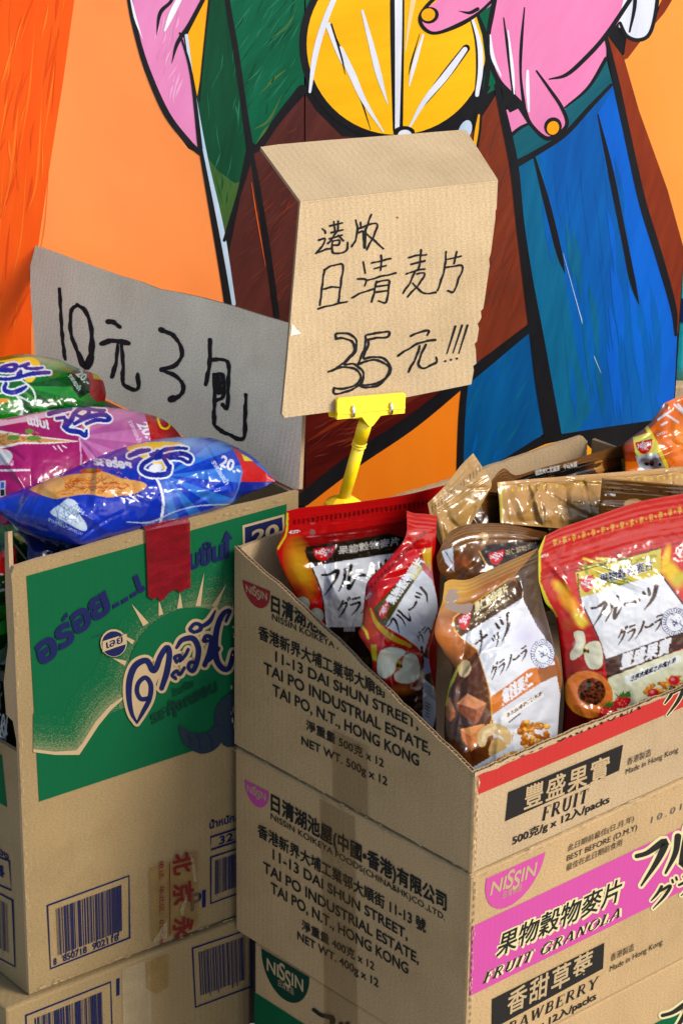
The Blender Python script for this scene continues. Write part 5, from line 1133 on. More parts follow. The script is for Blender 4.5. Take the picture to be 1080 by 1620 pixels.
caramel([(212, 1322), (300, 1300), (385, 1282), (412, 1330), (292, 1482), (232, 1400), (290, 1372)], (lin(232, 152, 80), lin(190, 104, 46), lin(212, 128, 62))); caramel([(110, 1110), (140, 1092), (178, 1200), (180, 1230), (140, 1270), (108, 1230), (140, 1190)], (lin(190, 120, 64), lin(140, 76, 36), lin(160, 90, 44)))
A.stroke(z([(368, 1420), (382, 1352), (462, 1318), (535, 1352), (552, 1412)]), [13, 17, 18, 16, 10], lin(206, 176, 122)); A.stroke(z([(372, 1405), (392, 1345), (466, 1312)]), [3, 6, 5], lin(226, 202, 156)); A.poly(z([(440, 1400), (490, 1380), (545, 1450), (480, 1520), (415, 1500)]), lin(196, 160, 100), smooth=3); A.dot(*z([(245, 890)])[0], 10, 14, lin(212, 186, 136), rot=15); A.dot(*z([(600, 1370)])[0], 4, 9, lin(206, 164, 104), rot=20)
A.poly(z([(280, 1620), (360, 1560), (520, 1470), (620, 1430), (640, 1500), (480, 1580), (340, 1680)]), lin(190, 200, 216), smooth=3)
X, Y = z([(745, 1365)])[0]; A.dot(X - 3, Y + 8, 32, 32, lin(222, 226, 230), n=40); A.speckle(X, Y, 23, 26, GRAN, 80, 6, -30, 3); X, Y = z([(510, 1570)])[0]; A.speckle(X, Y, 36, 11, GRAN, 60, 5.5, -26, 4)
A.stroke(z([(205, 870), (165, 960), (128, 1040), (112, 1150)]), [3, 5, 5, 3], lin(196, 186, 50)); A.text('◄OPEN', *z([(122, 428), (182, 408)]), (0, -3.6), WHITE, bold=.02)
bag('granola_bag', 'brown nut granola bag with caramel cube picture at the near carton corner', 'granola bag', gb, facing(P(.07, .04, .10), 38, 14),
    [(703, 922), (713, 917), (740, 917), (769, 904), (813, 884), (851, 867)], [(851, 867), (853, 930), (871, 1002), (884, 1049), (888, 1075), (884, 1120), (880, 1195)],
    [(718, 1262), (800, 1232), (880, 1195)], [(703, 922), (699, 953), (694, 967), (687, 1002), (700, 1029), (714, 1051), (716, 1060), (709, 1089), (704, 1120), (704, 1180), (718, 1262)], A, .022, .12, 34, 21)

# --- twisted red bag
z = zf_(5.06, 560, 840)
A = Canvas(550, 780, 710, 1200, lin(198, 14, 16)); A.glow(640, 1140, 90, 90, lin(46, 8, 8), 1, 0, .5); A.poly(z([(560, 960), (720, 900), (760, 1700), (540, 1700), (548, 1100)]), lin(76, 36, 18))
A.poly(z([(120, 610), (30, 740), (110, 860), (200, 830), (140, 700)]), lin(196, 60, 16)); A.stroke(z([(36, 735), (90, 800), (112, 860)]), 4, lin(214, 206, 40)); A.stroke(z([(130, 620), (180, 740), (300, 850), (450, 920)]), [2, 7, 9, 5], lin(206, 170, 30)); A.poly(z([(540, 150), (620, 130), (615, 320), (560, 260)]), lin(206, 160, 30))
A.poly(z([(150, 622), (330, 430), (450, 300), (535, 192), (548, 300), (255, 765), (200, 735)]), lin(72, 66, 20)); A.poly(z([(430, 330), (500, 240), (548, 300), (480, 400)]), lin(206, 196, 40)); logo(A, *z([(192, 640), (276, 535), (245, 690)]))
A.text('果物穀物麥片', *z([(318, 590), (570, 240)]), (-14, -6), WHITE, bold=.03)
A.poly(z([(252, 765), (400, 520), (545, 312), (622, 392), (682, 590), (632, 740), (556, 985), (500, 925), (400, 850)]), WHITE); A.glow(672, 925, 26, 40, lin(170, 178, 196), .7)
A.kana('フルーツ', *z([(338, 850), (640, 520)]), (-20, -18), BLK, fat=.9); A.kana('グラ', *z([(545, 905), (640, 800)]), (-12, -10), BLK)
apple(A, z([(185, 1040), (212, 962), (300, 930), (398, 952), (402, 990), (345, 1040), (318, 1130), (250, 1178), (190, 1148)]), z([(402, 1000), (480, 985), (522, 1060), (514, 1172), (430, 1222), (335, 1202), (322, 1150), (372, 1098)]), z([(358, 1070)])[0], 1.2)
A.poly(z([(135, 912), (178, 908), (182, 1040), (140, 1035)]), lin(206, 190, 30)); A.glow(*z([(400, 1270)])[0], 24, 12, lin(190, 100, 30), .9)
A.poly(z([(553, 1180), (686, 1290), (672, 1400), (622, 1610), (545, 1560)]), lin(216, 222, 230))
for i in range(7): A.stroke(z([(565, 1215 + i * 12), (655, 1285 + i * 13)]), .8, lin(80, 86, 120), smooth=0)
for i in range(5): A.stroke(z([(570, 1370 + i * 26), (600, 1392 + i * 26)]), 1.4, lin(30, 40, 90), smooth=0)
A.stroke(z([(540, 930), (548, 1050), (530, 1180), (510, 1300)]), 4, BLK); A.poly(z([(556, 1010), (620, 1030), (625, 1130), (560, 1150)]), lin(150, 150, 190)); A.text('◄OPEN', *z([(92, 555), (138, 505)]), (-1, -4), WHITE, bold=.02)
pattern_row(A, *z([(110, 470), (560, 20)]), 17, lin(110, 8, 12), 9, 'dash')
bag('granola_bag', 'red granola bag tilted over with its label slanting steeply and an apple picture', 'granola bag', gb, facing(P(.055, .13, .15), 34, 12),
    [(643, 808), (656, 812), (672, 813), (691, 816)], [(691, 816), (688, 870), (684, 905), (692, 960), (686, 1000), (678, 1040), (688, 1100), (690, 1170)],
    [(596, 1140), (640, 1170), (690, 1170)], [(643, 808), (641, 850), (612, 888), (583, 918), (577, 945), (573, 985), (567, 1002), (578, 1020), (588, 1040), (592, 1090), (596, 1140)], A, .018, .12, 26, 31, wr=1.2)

# --- red bag at the back left
z = zf_(3.6, 420, 760)
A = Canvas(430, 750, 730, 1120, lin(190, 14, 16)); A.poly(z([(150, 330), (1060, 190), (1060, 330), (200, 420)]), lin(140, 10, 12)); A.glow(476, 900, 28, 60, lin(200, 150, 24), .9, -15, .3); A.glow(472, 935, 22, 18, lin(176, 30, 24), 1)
A.poly(z([(228, 378), (420, 350), (700, 300), (800, 330), (700, 430), (262, 492), (235, 440)]), lin(34, 26, 14)); logo(A, *z([(272, 390), (396, 374), (330, 458)])); A.text('果物穀物麥片', *z([(415, 422), (760, 366)]), (0, -12), lin(190, 186, 180), bold=.02)
A.poly(z([(262, 492), (420, 462), (760, 410), (760, 800), (560, 832), (342, 838), (318, 650)]), WHITE); A.stroke(z([(226, 400), (262, 492), (318, 640), (342, 838)]), 2.4, BLK)
A.kana('フルーツ', *z([(305, 660), (740, 570)]), (5, -40), BLK, fat=.95); A.kana('グラノーラ', *z([(405, 785), (740, 720)]), (4, -28), BLK)
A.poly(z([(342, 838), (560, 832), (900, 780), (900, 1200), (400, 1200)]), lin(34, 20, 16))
for i in range(8): A.stroke(z([(450 + i * 8, 830), (448 + i * 8, 858)]), 1.2, WHITE, smooth=0)
for x, y in ((210, 705), (290, 770)): X, Y = z([(x, y)])[0]; A.dot(X, Y, 11.5, 12, lin(176, 190, 176)); A.glow(X - 2, Y - 3, 8, 8, lin(206, 216, 206), .8)
A.text('◄OPEN', *z([(133, 305), (196, 296)]), (0, -4.4), WHITE, bold=.02); pattern_row(A, *z([(165, 240), (1000, 120)]), 33, lin(90, 6, 8), 9, 'dash'); A.stroke(z([(125, 190), (118, 300), (70, 390)]), 3, lin(206, 196, 40))
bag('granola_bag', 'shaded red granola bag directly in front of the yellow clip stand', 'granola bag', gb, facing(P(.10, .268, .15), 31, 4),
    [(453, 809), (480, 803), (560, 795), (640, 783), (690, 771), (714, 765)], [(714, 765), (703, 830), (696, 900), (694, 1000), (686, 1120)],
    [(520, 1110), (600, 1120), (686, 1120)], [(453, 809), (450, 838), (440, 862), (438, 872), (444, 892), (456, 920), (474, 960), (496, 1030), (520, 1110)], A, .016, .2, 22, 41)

# --- brown bags behind
z = zf_(2.634, 670, 600)
A = Canvas(680, 800, 900, 1010, lin(104, 60, 22)); A.glow(760, 850, 90, 26, lin(140, 96, 46), .9, -6); A.poly([(758, 878), (768, 862), (880, 850), (890, 960), (782, 960)], lin(44, 28, 14)); A.stroke([(758, 872), (766, 888), (776, 905)], 2.4, lin(206, 150, 30)); A.poly([(698, 872), (716, 866), (718, 904), (704, 890)], lin(200, 208, 222)); A.glow(730, 890, 18, 16, lin(190, 96, 28), .9)
for i in range(9): A.stroke([(703 + i * 1.4, 872 + i * 2), (707 + i, 876 + i * 2)], .9, BLK, smooth=0)
logo(A, (772, 876), (797, 869), (785, 893)); A.text('果仁穀物麥片', (799, 880), (850, 866), (-1, -9), lin(190, 170, 130)); A.dot(762, 853, 9, 12, lin(196, 160, 110), rot=40); A.dot(757, 858, 5, 8, lin(110, 66, 30), rot=40)
bag('granola_bag', 'brown granola bag wedged low between the red bags, its maker logo half hidden', 'granola bag', gb, facing(P(.125, .105, .13), 31, 14),
    [(690, 880), (704, 852), (716, 838), (745, 829), (800, 829), (864, 842)], [(864, 842), (878, 880), (884, 960)], [(716, 1000), (800, 990), (884, 960)], [(690, 880), (694, 902), (708, 925), (716, 1000)], A, .014, .16, 18, 51)
A = Canvas(660, 700, 800, 900, lin(192, 148, 82)); mottled(A, .18, 12, 4)
for i in range(17): x = 683 + i * 5.0; y = 806 - i * 4.2; A.stroke([(x, y - 5), (x + .6, y + 4)], 1.6, lin(90, 66, 30), smooth=0)
for x, y, r in ((752, 785, 25), (722, 842, 20)): A.dot(x, y, 7, 10, lin(222, 194, 146), rot=r); A.dot(x + 1, y + 2, 3.5, 5, lin(176, 128, 76), rot=r)
bag('granola_bag', 'tan granola bag whose folded top sticks up at the back of the carton', 'granola bag', gb, facing(P(.155, .2, .2), 25, 24),
    [(676, 796), (704, 768), (728, 737), (748, 717)], [(748, 717), (762, 738), (777, 764), (770, 782), (752, 815), (735, 845), (716, 868)], [(700, 868), (708, 870), (716, 868)], [(676, 796), (681, 818), (690, 848), (700, 868)], A, .006, .3, 18, 61, wr=1.3)
A = Canvas(740, 690, 1100, 900, lin(118, 76, 38)); A.poly([(800, 765), (850, 745), (985, 722), (1000, 800), (800, 820)], lin(22, 16, 14)); A.glow(960, 735, 40, 16, lin(140, 76, 26), .9, -10); A.text('香脆果仁配燕麥 · 今日推薦', (846, 752), (912, 738), (0, -8), lin(200, 196, 186), bold=.02); A.dot(948, 738, 9, 11, lin(190, 130, 60)); A.dot(960, 734, 8, 10, lin(110, 56, 22)); A.poly([(982, 726), (990, 724), (992, 745), (984, 748)], lin(216, 196, 60)); A.stroke([(763, 778), (795, 745), (850, 733), (920, 716), (985, 704), (1038, 711)], 3, lin(150, 104, 58))
bag('granola_bag', 'dark brown granola bag with a black printed band, along the rear wall of the carton', 'granola bag', gb, facing(P(.25, .255, .2), 39, 10),
    [(763, 780), (776, 762), (796, 741), (815, 752), (850, 742), (898, 729), (981, 705), (1010, 705), (1045, 714)], [(1045, 714), (1050, 760), (1050, 850)], [(780, 880), (900, 870), (1050, 850)], [(763, 780), (766, 800), (780, 880)], A, .008, .22, 16, 71)
A = Canvas(970, 600, 1160, 780, lin(238, 112, 14)); A.poly([(985, 706), (1000, 685), (1050, 637), (1058, 640), (1040, 665), (1006, 700)], lin(150, 92, 78)); A.poly([(985, 706), (1006, 700), (1010, 730), (985, 730)], lin(196, 70, 20))
for q in ([(1052, 655), (1072, 668)], [(1066, 640), (1082, 656)], [(1072, 640), (1080, 650)], [(1046, 672), (1054, 668)], [(1040, 664), (1060, 650)]): A.stroke(q, 3.4, WHITE)
A.stroke([(1022, 676), (1036, 700), (1054, 738)], 6, lin(240, 226, 70)); A.poly([(1000, 692), (1026, 684), (1040, 716), (1006, 726)], lin(226, 220, 90)); logo(A, (1004, 700), (1031, 694), (1020, 718)); A.poly([(1004, 722), (1038, 716), (1050, 740), (1012, 745)], lin(206, 208, 214)); A.dot(1022, 734, 4, 3, BLK); A.dot(1030, 733, 4, 5, lin(40, 26, 20)); A.dot(1043, 735, 3, 3, BLK); A.text('OPEN', (1038, 690), (1054, 685), (0, -4), WHITE); A.glow(1075, 690, 20, 40, lin(246, 150, 30), .7)
bag('granola_bag', 'bright orange granola bag lying highest at the back right of the carton', 'granola bag', gb, facing(P(.36, .24, .21), 32, 22),
    [(1050, 638), (1080, 625), (1140, 608)], [(1140, 608), (1146, 680), (1150, 760)], [(988, 745), (1060, 760), (1150, 760)], [(1050, 638), (1038, 656), (1020, 676), (994, 695), (985, 706), (986, 722), (988, 745)], A, .02, 0, 26, 81, film='film_gloss', wr=1.5)
A = Canvas(780, 720, 1170, 860, lin(196, 148, 82)); mottled(A, .12, 16, 7); pattern_row(A, (800, 776), (1100, 752), 31, lin(226, 190, 60), 8); A.stroke([(792, 762), (793, 826)], 4, lin(214, 196, 50)); A.text('香脆果仁穀物', (806, 818), (860, 808), (0, -6), lin(150, 104, 60)); A.poly([(900, 806), (926, 802), (930, 820), (905, 822)], lin(214, 166, 112)); 
for x, y in ((866, 812), (856, 820), (890, 808)): A.dot(x, y, 8, 6, lin(216, 178, 124))
bag('granola_bag', 'tan granola bag lying across the carton with crinkled shiny seal turned up', 'granola bag', gb, facing(P(.225, .165, .19), 36, 30),
    [(786, 763), (850, 757), (950, 749), (1080, 738), (1160, 732)], [(1160, 732), (1162, 770), (1160, 830)], [(791, 827), (850, 833), (950, 838), (1160, 830)], [(786, 763), (789, 795), (791, 827)], A, .010, .1, 46, 91, film='film_gloss', wr=1.5, step=1.2)
A = Canvas(930, 740, 1170, 870, lin(86, 54, 20)); pattern_row(A, (968, 776), (1120, 782), 11, lin(34, 22, 12), 8, 'dash'); A.text('◄OPEN', (955, 785), (972, 785), (0, -4), WHITE); A.dot(1002, 798, 16, 9, lin(176, 140, 90)); A.stroke([(960, 806), (1080, 800)], 1.6, lin(130, 88, 34)); A.stroke([(951, 757), (1090, 768)], 2.4, lin(150, 110, 54))
bag('granola_bag', 'dark brown bag top poking up just behind the large red granola bag', 'granola bag', gb, facing(P(.235, .125, .18), 36, 12),
    [(952, 756), (1000, 760), (1080, 767), (1165, 772)], [(1165, 772), (1165, 830)], [(944, 850), (1060, 850), (1165, 830)], [(952, 756), (948, 800), (944, 850)], A, .006, .5, 12, 95)

A = Canvas(700, 750, 900, 930, lin(70, 40, 16)); A.glow(760, 800, 60, 20, lin(112, 70, 30), .9, -8); A.stroke([(735, 790), (780, 782), (850, 790)], 3, lin(130, 88, 40)); A.dot(800, 812, 9, 7, lin(170, 130, 80))
bag('granola_bag', 'very dark brown bag sunk in the middle, between tan folded bag tops', 'granola bag', gb, facing(P(.19, .19, .14), 36, 10),
    [(728, 792), (752, 782), (790, 780), (860, 800)], [(860, 800), (868, 850), (870, 900)], [(735, 900), (800, 905), (870, 900)], [(728, 792), (728, 850), (735, 900)], A, .010, .15, 18, 97)
# --- crisp bags
A = Canvas(20, 810, 260, 910, lin(10, 20, 70)); A.glow(95, 862, 26, 10, lin(30, 60, 40), .9); A.poly([(150, 852), (190, 846), (196, 856), (160, 862)], lin(150, 24, 26))  # extra dark bag, added to cover the lit inner wall and darken the gap
for i in range(6): A.stroke([(60 + i * 22, 850 + (i * 7) % 16), (72 + i * 20, 858 + (i * 5) % 14)], 1.4, lin(120, 150, 200))
bag('crisp_bag', 'dark navy crisp bag added underneath the bright blue crisp bag to darken the gap', 'crisp bag', 'crisp bags in the green carton', facing(PG.at(140, 868) + gL * .035, 38, 25),
    [(44, 846), (100, 838), (180, 830), (250, 815)], [(250, 815), (252, 830), (250, 850)], [(50, 910), (150, 890), (250, 850)], [(44, 846), (44, 880), (50, 910)], A, .012, 0, 24, 99, film='film_gloss')
def crisp_logo(A, strokes, wh=3.2, blob=None):
    if blob is not None: A.poly(blob, lin(250, 206, 40), smooth=4); 
    for p, w in strokes: A.stroke(p, [k + wh * 2 for k in (w if hasattr(w, '__len__') else [w] * 2)], lin(236, 240, 248))
    for p, w in strokes: A.stroke(p, w, lin(20, 36, 150))
def rays(A, c, a0, a1, n, r, cols):
    for i in range(n):
        t0, t1 = (math.radians(a0 + (a1 - a0) * k / n) for k in (i, i + 1)); A.poly([c, (c[0] + r * math.cos(t0), c[1] + r * math.sin(t0)), (c[0] + r * math.cos(t1), c[1] + r * math.sin(t1))], cols[i % len(cols)])
z5, z2_ = zf_(4.32, 0, 680), zf_(3.857, 200, 660)
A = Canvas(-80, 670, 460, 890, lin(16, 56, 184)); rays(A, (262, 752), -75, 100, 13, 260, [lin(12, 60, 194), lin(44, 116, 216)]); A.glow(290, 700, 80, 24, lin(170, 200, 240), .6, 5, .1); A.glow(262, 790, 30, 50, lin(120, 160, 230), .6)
A.poly(z2_([(-400, 100), (60, 60), (120, 300), (190, 370), (222, 470), (228, 560), (205, 680), (-400, 900)]), lin(14, 48, 180)); A.stroke(z2_([(180, 362), (212, 440), (226, 540), (200, 680)]), 4, lin(232, 238, 250)); A.glow(60, 830, 70, 30, lin(10, 30, 120), .8)
crisp_logo(A, [(z2_([(265, 300), (245, 345), (150, 350), (95, 325), (105, 285), (160, 250), (230, 200), (262, 190)]), [8, 9, 9, 8, 8, 7, 7, 5]), (z2_([(260, 300), (225, 245), (190, 205)]), [7, 7, 6]), (z2_([(180, 255), (260, 232), (340, 222), (392, 245), (380, 276), (330, 252), (262, 252)]), [5, 8, 8, 7, 6, 6, 5]), (z2_([(150, 228), (220, 205), (300, 188), (368, 192)]), [6, 6, 6, 5]), (z2_([(20, 235), (80, 210), (140, 200)]), [8, 9, 6])], 2.6, z2_([(0, 190), (80, 160), (220, 148), (330, 158), (350, 180), (250, 200), (290, 300), (250, 330), (120, 260)]))
A.dot(*z2_([(180, 310)])[0], 11, 7, lin(236, 240, 250), rot=-12)
A.poly(z5([(215, 395), (420, 318), (560, 298), (700, 285), (830, 330), (960, 352), (1004, 385), (940, 430), (840, 446), (740, 462), (600, 440), (440, 462), (370, 472), (240, 425)]), lin(226, 166, 84), smooth=3)
R_ = random.Random(12)
for i in range(230):
    x, y = R_.gauss(660, 150), R_.gauss(375, 34); dx = R_.uniform(-70, 70)
    if 300 < x < 960 and 295 < y < 455: A.stroke(z5([(x, y), (x + dx * .5, y + R_.uniform(-12, 12)), (x + dx, y + R_.uniform(-26, 26))]), R_.uniform(.6, 1.7), R_.choice([lin(190, 92, 24), lin(214, 126, 44), lin(160, 72, 22), lin(232, 160, 80), lin(206, 110, 36)]), smooth=3)
A.dot(*z5([(625, 280)])[0], 18, 4, lin(190, 70, 24), rot=-2); A.dot(*z5([(620, 274)])[0], 9, 2.4, lin(120, 130, 40)); A.poly(z5([(300, 345), (420, 322), (440, 400), (330, 420)]), lin(232, 186, 112), smooth=3)
for q in ([(868, 466), (900, 492)], [(906, 460), (948, 490)], [(940, 446), (975, 460)]): A.stroke(z5(q), 2, WHITE)
A.poly(z5([(345, 560), (410, 510), (470, 470), (530, 500), (540, 570), (590, 640), (590, 690), (540, 680), (450, 630), (390, 600)]), lin(196, 214, 232), smooth=3)
for i in range(26): A.stroke(z5([(R_.uniform(370, 560), R_.uniform(500, 670)) for _ in range(2)]), 1, lin(110, 140, 180), smooth=0)
A.text('ผลิตภัณฑ์', *z5([(530, 545), (570, 585)]), (2, -6), lin(210, 226, 246), bold=.02); A.text('ข้าวเกรียบทอดกรอบ', *z5([(330, 620), (560, 720)]), (1.5, -4.5), lin(190, 210, 240)); A.text('รสอร่อย', *z5([(640, 235), (905, 268)]), (-2, -10), WHITE, bold=.06, cap=.56)
A.text('20.-', *z2_([(566, 292), (690, 352)]), (5, -17), WHITE, bold=.03); A.text('ราคาแนะนำ', *z2_([(520, 275), (605, 415)]), (5, -3), lin(210, 226, 246), bold=.02, cap=.56)
A.poly(z2_([(640, 170), (700, 215), (775, 272), (920, 395), (700, 394), (706, 320), (690, 270)]), lin(200, 24, 26)); A.poly(z2_([(700, 222), (735, 240), (775, 268), (722, 268)]), lin(236, 216, 30)); A.poly(z2_([(700, 394), (920, 395), (830, 430), (650, 495), (680, 440)]), lin(18, 40, 150)); A.stroke(z2_([(640, 530), (680, 440), (706, 330)]), 2, lin(90, 140, 230)); A.stroke(z2_([(0, 640), (150, 640), (300, 575), (450, 540), (640, 532)]), [1, 2.5, 1.5, 2, 2], lin(190, 210, 245))
bag('crisp_bag', 'puffed bright blue crisp bag with roti picture, over the green carton front edge', 'crisp bag', cb, facing(PG.at(200, 846) + gL * .02, 36, 48),
    [(-20, 800), (0, 788), (40, 772), (105, 745), (170, 716), (230, 698), (290, 691), (340, 694), (375, 708), (402, 724), (433, 757)], [(433, 757), (435, 760), (434, 764)],
    [(-20, 806), (0, 809), (23, 828), (60, 847), (100, 858), (130, 865), (171, 853), (227, 838), (262, 829), (300, 820), (340, 808), (366, 798), (382, 785), (415, 772), (434, 764)], [(-20, 800), (-22, 803), (-20, 806)], A, .042, 0, 34, 101, film='film_gloss', ends=True, end_from=.85, step=1.4, wr=1.15)
z4 = zf_(3.724, 0, 630)
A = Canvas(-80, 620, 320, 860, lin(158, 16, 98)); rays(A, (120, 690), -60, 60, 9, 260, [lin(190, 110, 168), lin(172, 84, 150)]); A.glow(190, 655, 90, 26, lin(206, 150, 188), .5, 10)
A.poly(z4([(-200, 160), (100, 110), (300, 70), (420, 160), (468, 235), (474, 300), (476, 400), (400, 560), (-200, 760)]), lin(162, 18, 100)); A.stroke(z4([(470, 235), (477, 300), (478, 395)]), 2.4, lin(216, 170, 206))
A.poly(z4([(-200, 130), (60, 125), (280, 75), (420, 85), (200, 130), (0, 165), (-200, 190)]), lin(226, 190, 212)); A.poly(z4([(-200, 180), (0, 190), (150, 215), (320, 235), (468, 254), (300, 268), (120, 270), (0, 300), (-200, 320)]), lin(240, 232, 226)); A.poly(z4([(-200, 200), (0, 205), (150, 225), (320, 242), (440, 254), (250, 260), (120, 258), (0, 285), (-200, 300)]), lin(206, 150, 76))
for i in range(60): x, y = R_.uniform(-30, 250), R_.uniform(205, 265); A.stroke(z4([(x, y), (x + R_.uniform(-30, 30), y + R_.uniform(-10, 10))]), 1.4, R_.choice([lin(150, 82, 30), lin(226, 180, 100), lin(190, 120, 50)]), smooth=0)
for x, y, rx in ((80, 232, 10), (175, 195, 7), (200, 236, 12)): A.dot(*z4([(x, y)])[0], rx, 4, lin(96, 140, 50))
crisp_logo(A, [(z4([(378, 168), (410, 190), (470, 200), (505, 222), (512, 190)]), [7, 8, 8, 7, 5]), (z4([(390, 130), (390, 160), (420, 130), (440, 90), (480, 58), (520, 62), (522, 90), (490, 110), (450, 100)]), [8, 9, 9, 8, 8, 8, 7, 6, 5]), (z4([(440, 150), (510, 115), (600, 95), (645, 115), (636, 132), (570, 128), (510, 150)]), [6, 8, 8, 7, 6, 7, 6]), (z4([(520, 62), (570, 70), (618, 72)]), [6, 6, 5]), (z4([(290, 92), (350, 75), (420, 62)]), [8, 8, 6]), (z4([(335, 118), (380, 112)]), 6)], 2.4, z4([(500, 55), (580, 70), (560, 95), (540, 150), (515, 190), (470, 120)]))
A.text('แซ่บ!', *z4([(165, 150), (292, 182)]), (-2, -11), WHITE, bold=.05, cap=.56); A.text('20.-', *z4([(806, 150), (880, 262)]), (17, -4), WHITE, bold=.03); A.text('ราคาแนะนำ', *z4([(755, 135), (815, 262)]), (5, -2), lin(226, 200, 216), bold=.02, cap=.56)
A.poly(z4([(850, 80), (890, 92), (1000, 150), (1080, 230), (1080, 280), (890, 260), (880, 190)]), lin(170, 16, 22)); A.stroke(z4([(930, 120), (950, 170), (985, 178), (1000, 150), (960, 115), (930, 115)]), 3.2, lin(236, 216, 30))
for q in ([(315, 282), (332, 302)], [(342, 280), (368, 312)], [(368, 278), (394, 292)]): A.stroke(z4(q), 1.6, WHITE)
A.stroke(z4([(-60, 428), (0, 426), (176, 423)]), 3.2, lin(230, 214, 226), smooth=0); A.poly(z4([(0, 488), (34, 486), (34, 580), (0, 585)]), lin(220, 222, 230)); A.poly(z4([(5, 494), (28, 493), (28, 530), (5, 532)]), lin(40, 90, 200)); A.poly(z4([(5, 538), (28, 536), (28, 574), (5, 578)]), BLK); A.dot(*z4([(20, 345)])[0], 15, 12, lin(196, 200, 206), n=24); A.text('แบบใหม่', *z4([(-10, 392), (80, 396)]), (0, -5), lin(230, 200, 220), bold=.02, cap=.56)
bag('crisp_bag', 'puffed magenta pink crisp bag lying between the green and blue crisp bags', 'crisp bag', cb, facing(PG.at(150, 800) + gL * .12 + Z * .01, 34, 46),
    [(-70, 672), (0, 663), (60, 652), (120, 644), (180, 645), (235, 655), (266, 668), (290, 694)], [(290, 694), (293, 704), (290, 715)], [(-70, 850), (0, 845), (100, 815), (200, 770), (250, 740), (290, 715)], [(-70, 672), (-74, 760), (-70, 850)], A, .036, 0, 40, 111, film='film_gloss', ends=True, end_from=.85, step=1.4)
z3_ = zf_(6, 0, 550)
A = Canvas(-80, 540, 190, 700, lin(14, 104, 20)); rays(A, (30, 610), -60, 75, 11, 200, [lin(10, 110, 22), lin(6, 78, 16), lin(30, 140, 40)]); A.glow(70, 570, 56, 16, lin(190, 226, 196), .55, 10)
A.poly(z3_([(-300, 330), (0, 330), (150, 440), (200, 540), (190, 680), (-300, 800)]), lin(16, 128, 24)); A.stroke(z3_([(150, 440), (205, 520), (212, 600), (185, 690)]), 4, lin(210, 230, 216)); A.stroke(z3_([(180, 290), (290, 370), (335, 450), (325, 530), (200, 470), (60, 430), (-40, 440)]), 2.6, lin(220, 236, 224))
crisp_logo(A, [(z3_([(60, 340), (45, 400), (120, 425), (200, 400), (250, 370)]), [6, 7, 8, 8, 5]), (z3_([(-40, 290), (60, 300), (140, 290), (190, 285)]), [6, 6, 6, 5]), (z3_([(-40, 210), (60, 215), (130, 210), (160, 170), (110, 160), (20, 185)]), [7, 8, 8, 7, 6, 6]), (z3_([(160, 275), (200, 250), (200, 220), (170, 250)]), 5), (z3_([(190, 280), (290, 250), (380, 240), (472, 236)]), [5, 7, 7, 6]), (z3_([(190, 180), (250, 160), (280, 150), (240, 190), (330, 200), (410, 190)]), [5, 6, 5, 5, 6, 4])], 2.2, z3_([(-60, 140), (60, 115), (200, 95), (330, 100), (385, 170), (330, 300), (250, 320), (100, 150)]))
A.poly(z3_([(640, 250), (760, 190), (850, 210), (860, 420), (760, 480), (700, 400)]), lin(6, 40, 14)); A.text('20.-', *z3_([(720, 250), (830, 360)]), (8, -9), lin(206, 226, 216), bold=.03); A.text('ราคาแนะนำ', *z3_([(650, 270), (745, 410)]), (4, -4), lin(200, 226, 206), bold=.02, cap=.56); A.poly(z3_([(-60, 500), (40, 480), (95, 495), (40, 530), (-60, 545)]), lin(226, 150, 60), smooth=3)
A.poly(z3_([(805, 190), (890, 225), (985, 310), (1010, 500), (930, 520), (850, 450), (860, 330), (830, 260)]), lin(190, 16, 20)); A.poly(z3_([(875, 225), (930, 248), (988, 312), (890, 292)]), lin(236, 216, 30))
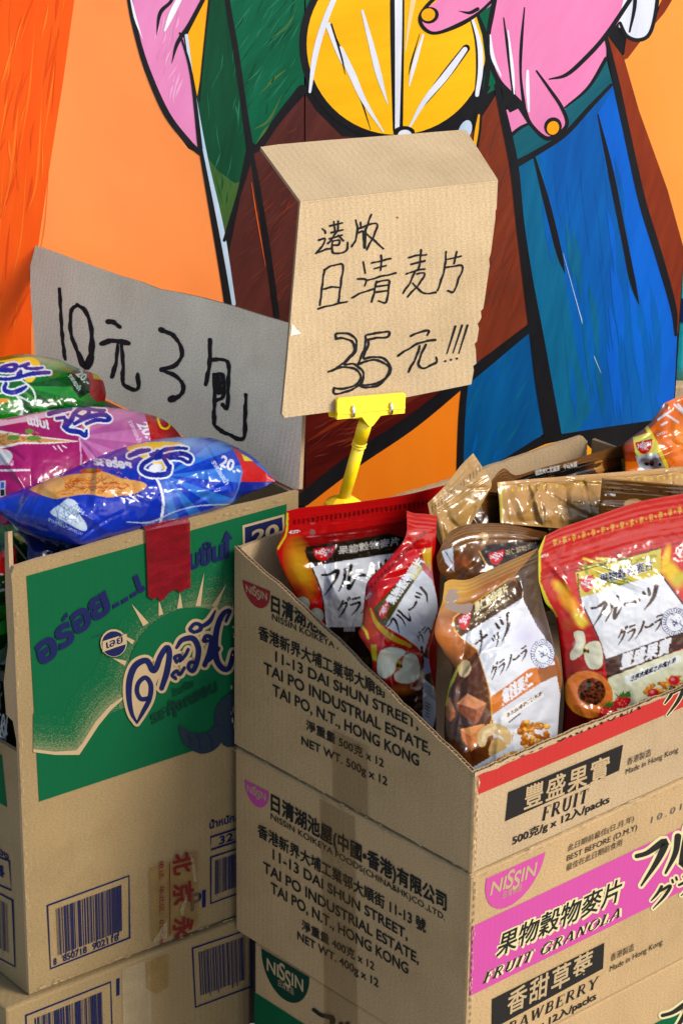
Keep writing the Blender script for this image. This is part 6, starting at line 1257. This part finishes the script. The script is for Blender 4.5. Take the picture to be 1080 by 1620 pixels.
bag('crisp_bag', 'puffed leaf-green crisp bag topmost at the back beside the price flap', 'crisp bag', cb, facing(PG.at(100, 790) + gL * .24 + Z * .025, 36, 44),
    [(-70, 575), (0, 565), (38, 560), (90, 568), (125, 583), (152, 592), (164, 604)], [(164, 604), (168, 622), (165, 642)], [(-70, 700), (40, 690), (120, 668), (165, 642)], [(-70, 575), (-74, 640), (-70, 700)], A, .034, 0, 22, 121, film='film_gloss', ends=True, end_from=.84, step=1.4)
z8 = zf_(4.05, 0, 800)
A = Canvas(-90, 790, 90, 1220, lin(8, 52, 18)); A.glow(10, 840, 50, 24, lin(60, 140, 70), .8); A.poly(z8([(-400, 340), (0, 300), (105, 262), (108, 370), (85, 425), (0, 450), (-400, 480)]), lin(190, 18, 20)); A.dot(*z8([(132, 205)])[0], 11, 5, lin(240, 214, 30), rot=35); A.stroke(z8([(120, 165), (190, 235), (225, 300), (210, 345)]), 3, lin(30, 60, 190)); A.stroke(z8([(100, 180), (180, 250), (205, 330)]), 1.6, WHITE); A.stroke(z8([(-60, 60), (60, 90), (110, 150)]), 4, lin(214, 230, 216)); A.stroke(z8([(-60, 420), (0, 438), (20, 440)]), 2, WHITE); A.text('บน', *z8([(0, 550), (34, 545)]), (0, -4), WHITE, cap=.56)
for y, c in ((620, lin(16, 110, 24)), (720, lin(30, 140, 40)), (900, lin(90, 130, 100)), (985, lin(200, 206, 210))): A.poly(z8([(-200, y), (0, y + 30), (60, y - 40), (80, y + 50), (0, y + 110), (-200, y + 90)]), c, smooth=3)
A.poly(z8([(-200, 1010), (100, 1020), (100, 1700), (-200, 1700)]), lin(4, 30, 12))
for i in range(8): A.stroke(z8([(R_.uniform(-60, 60), R_.uniform(1300, 1560)), (R_.uniform(-60, 60), R_.uniform(1300, 1560)), (R_.uniform(-60, 60), R_.uniform(1300, 1560))]), 2, R_.choice([WHITE, lin(90, 150, 110), lin(40, 90, 180)]))
bag('crisp_bag', 'dark green and red crisp bag standing at the cut side of the green carton', 'crisp bag', cb, facing(PS.at(20, 1000) - gR * -.016 + gL * .06, 10, 8),
    [(-80, 800), (-20, 808), (10, 818), (40, 838), (57, 862)], [(57, 862), (58, 885), (48, 910), (40, 960), (36, 1050), (34, 1200)], [(-80, 1205), (0, 1205), (34, 1200)], [(-80, 800), (-82, 1000), (-80, 1205)], A, .022, 0, 26, 131, film='film_gloss', step=1.4)
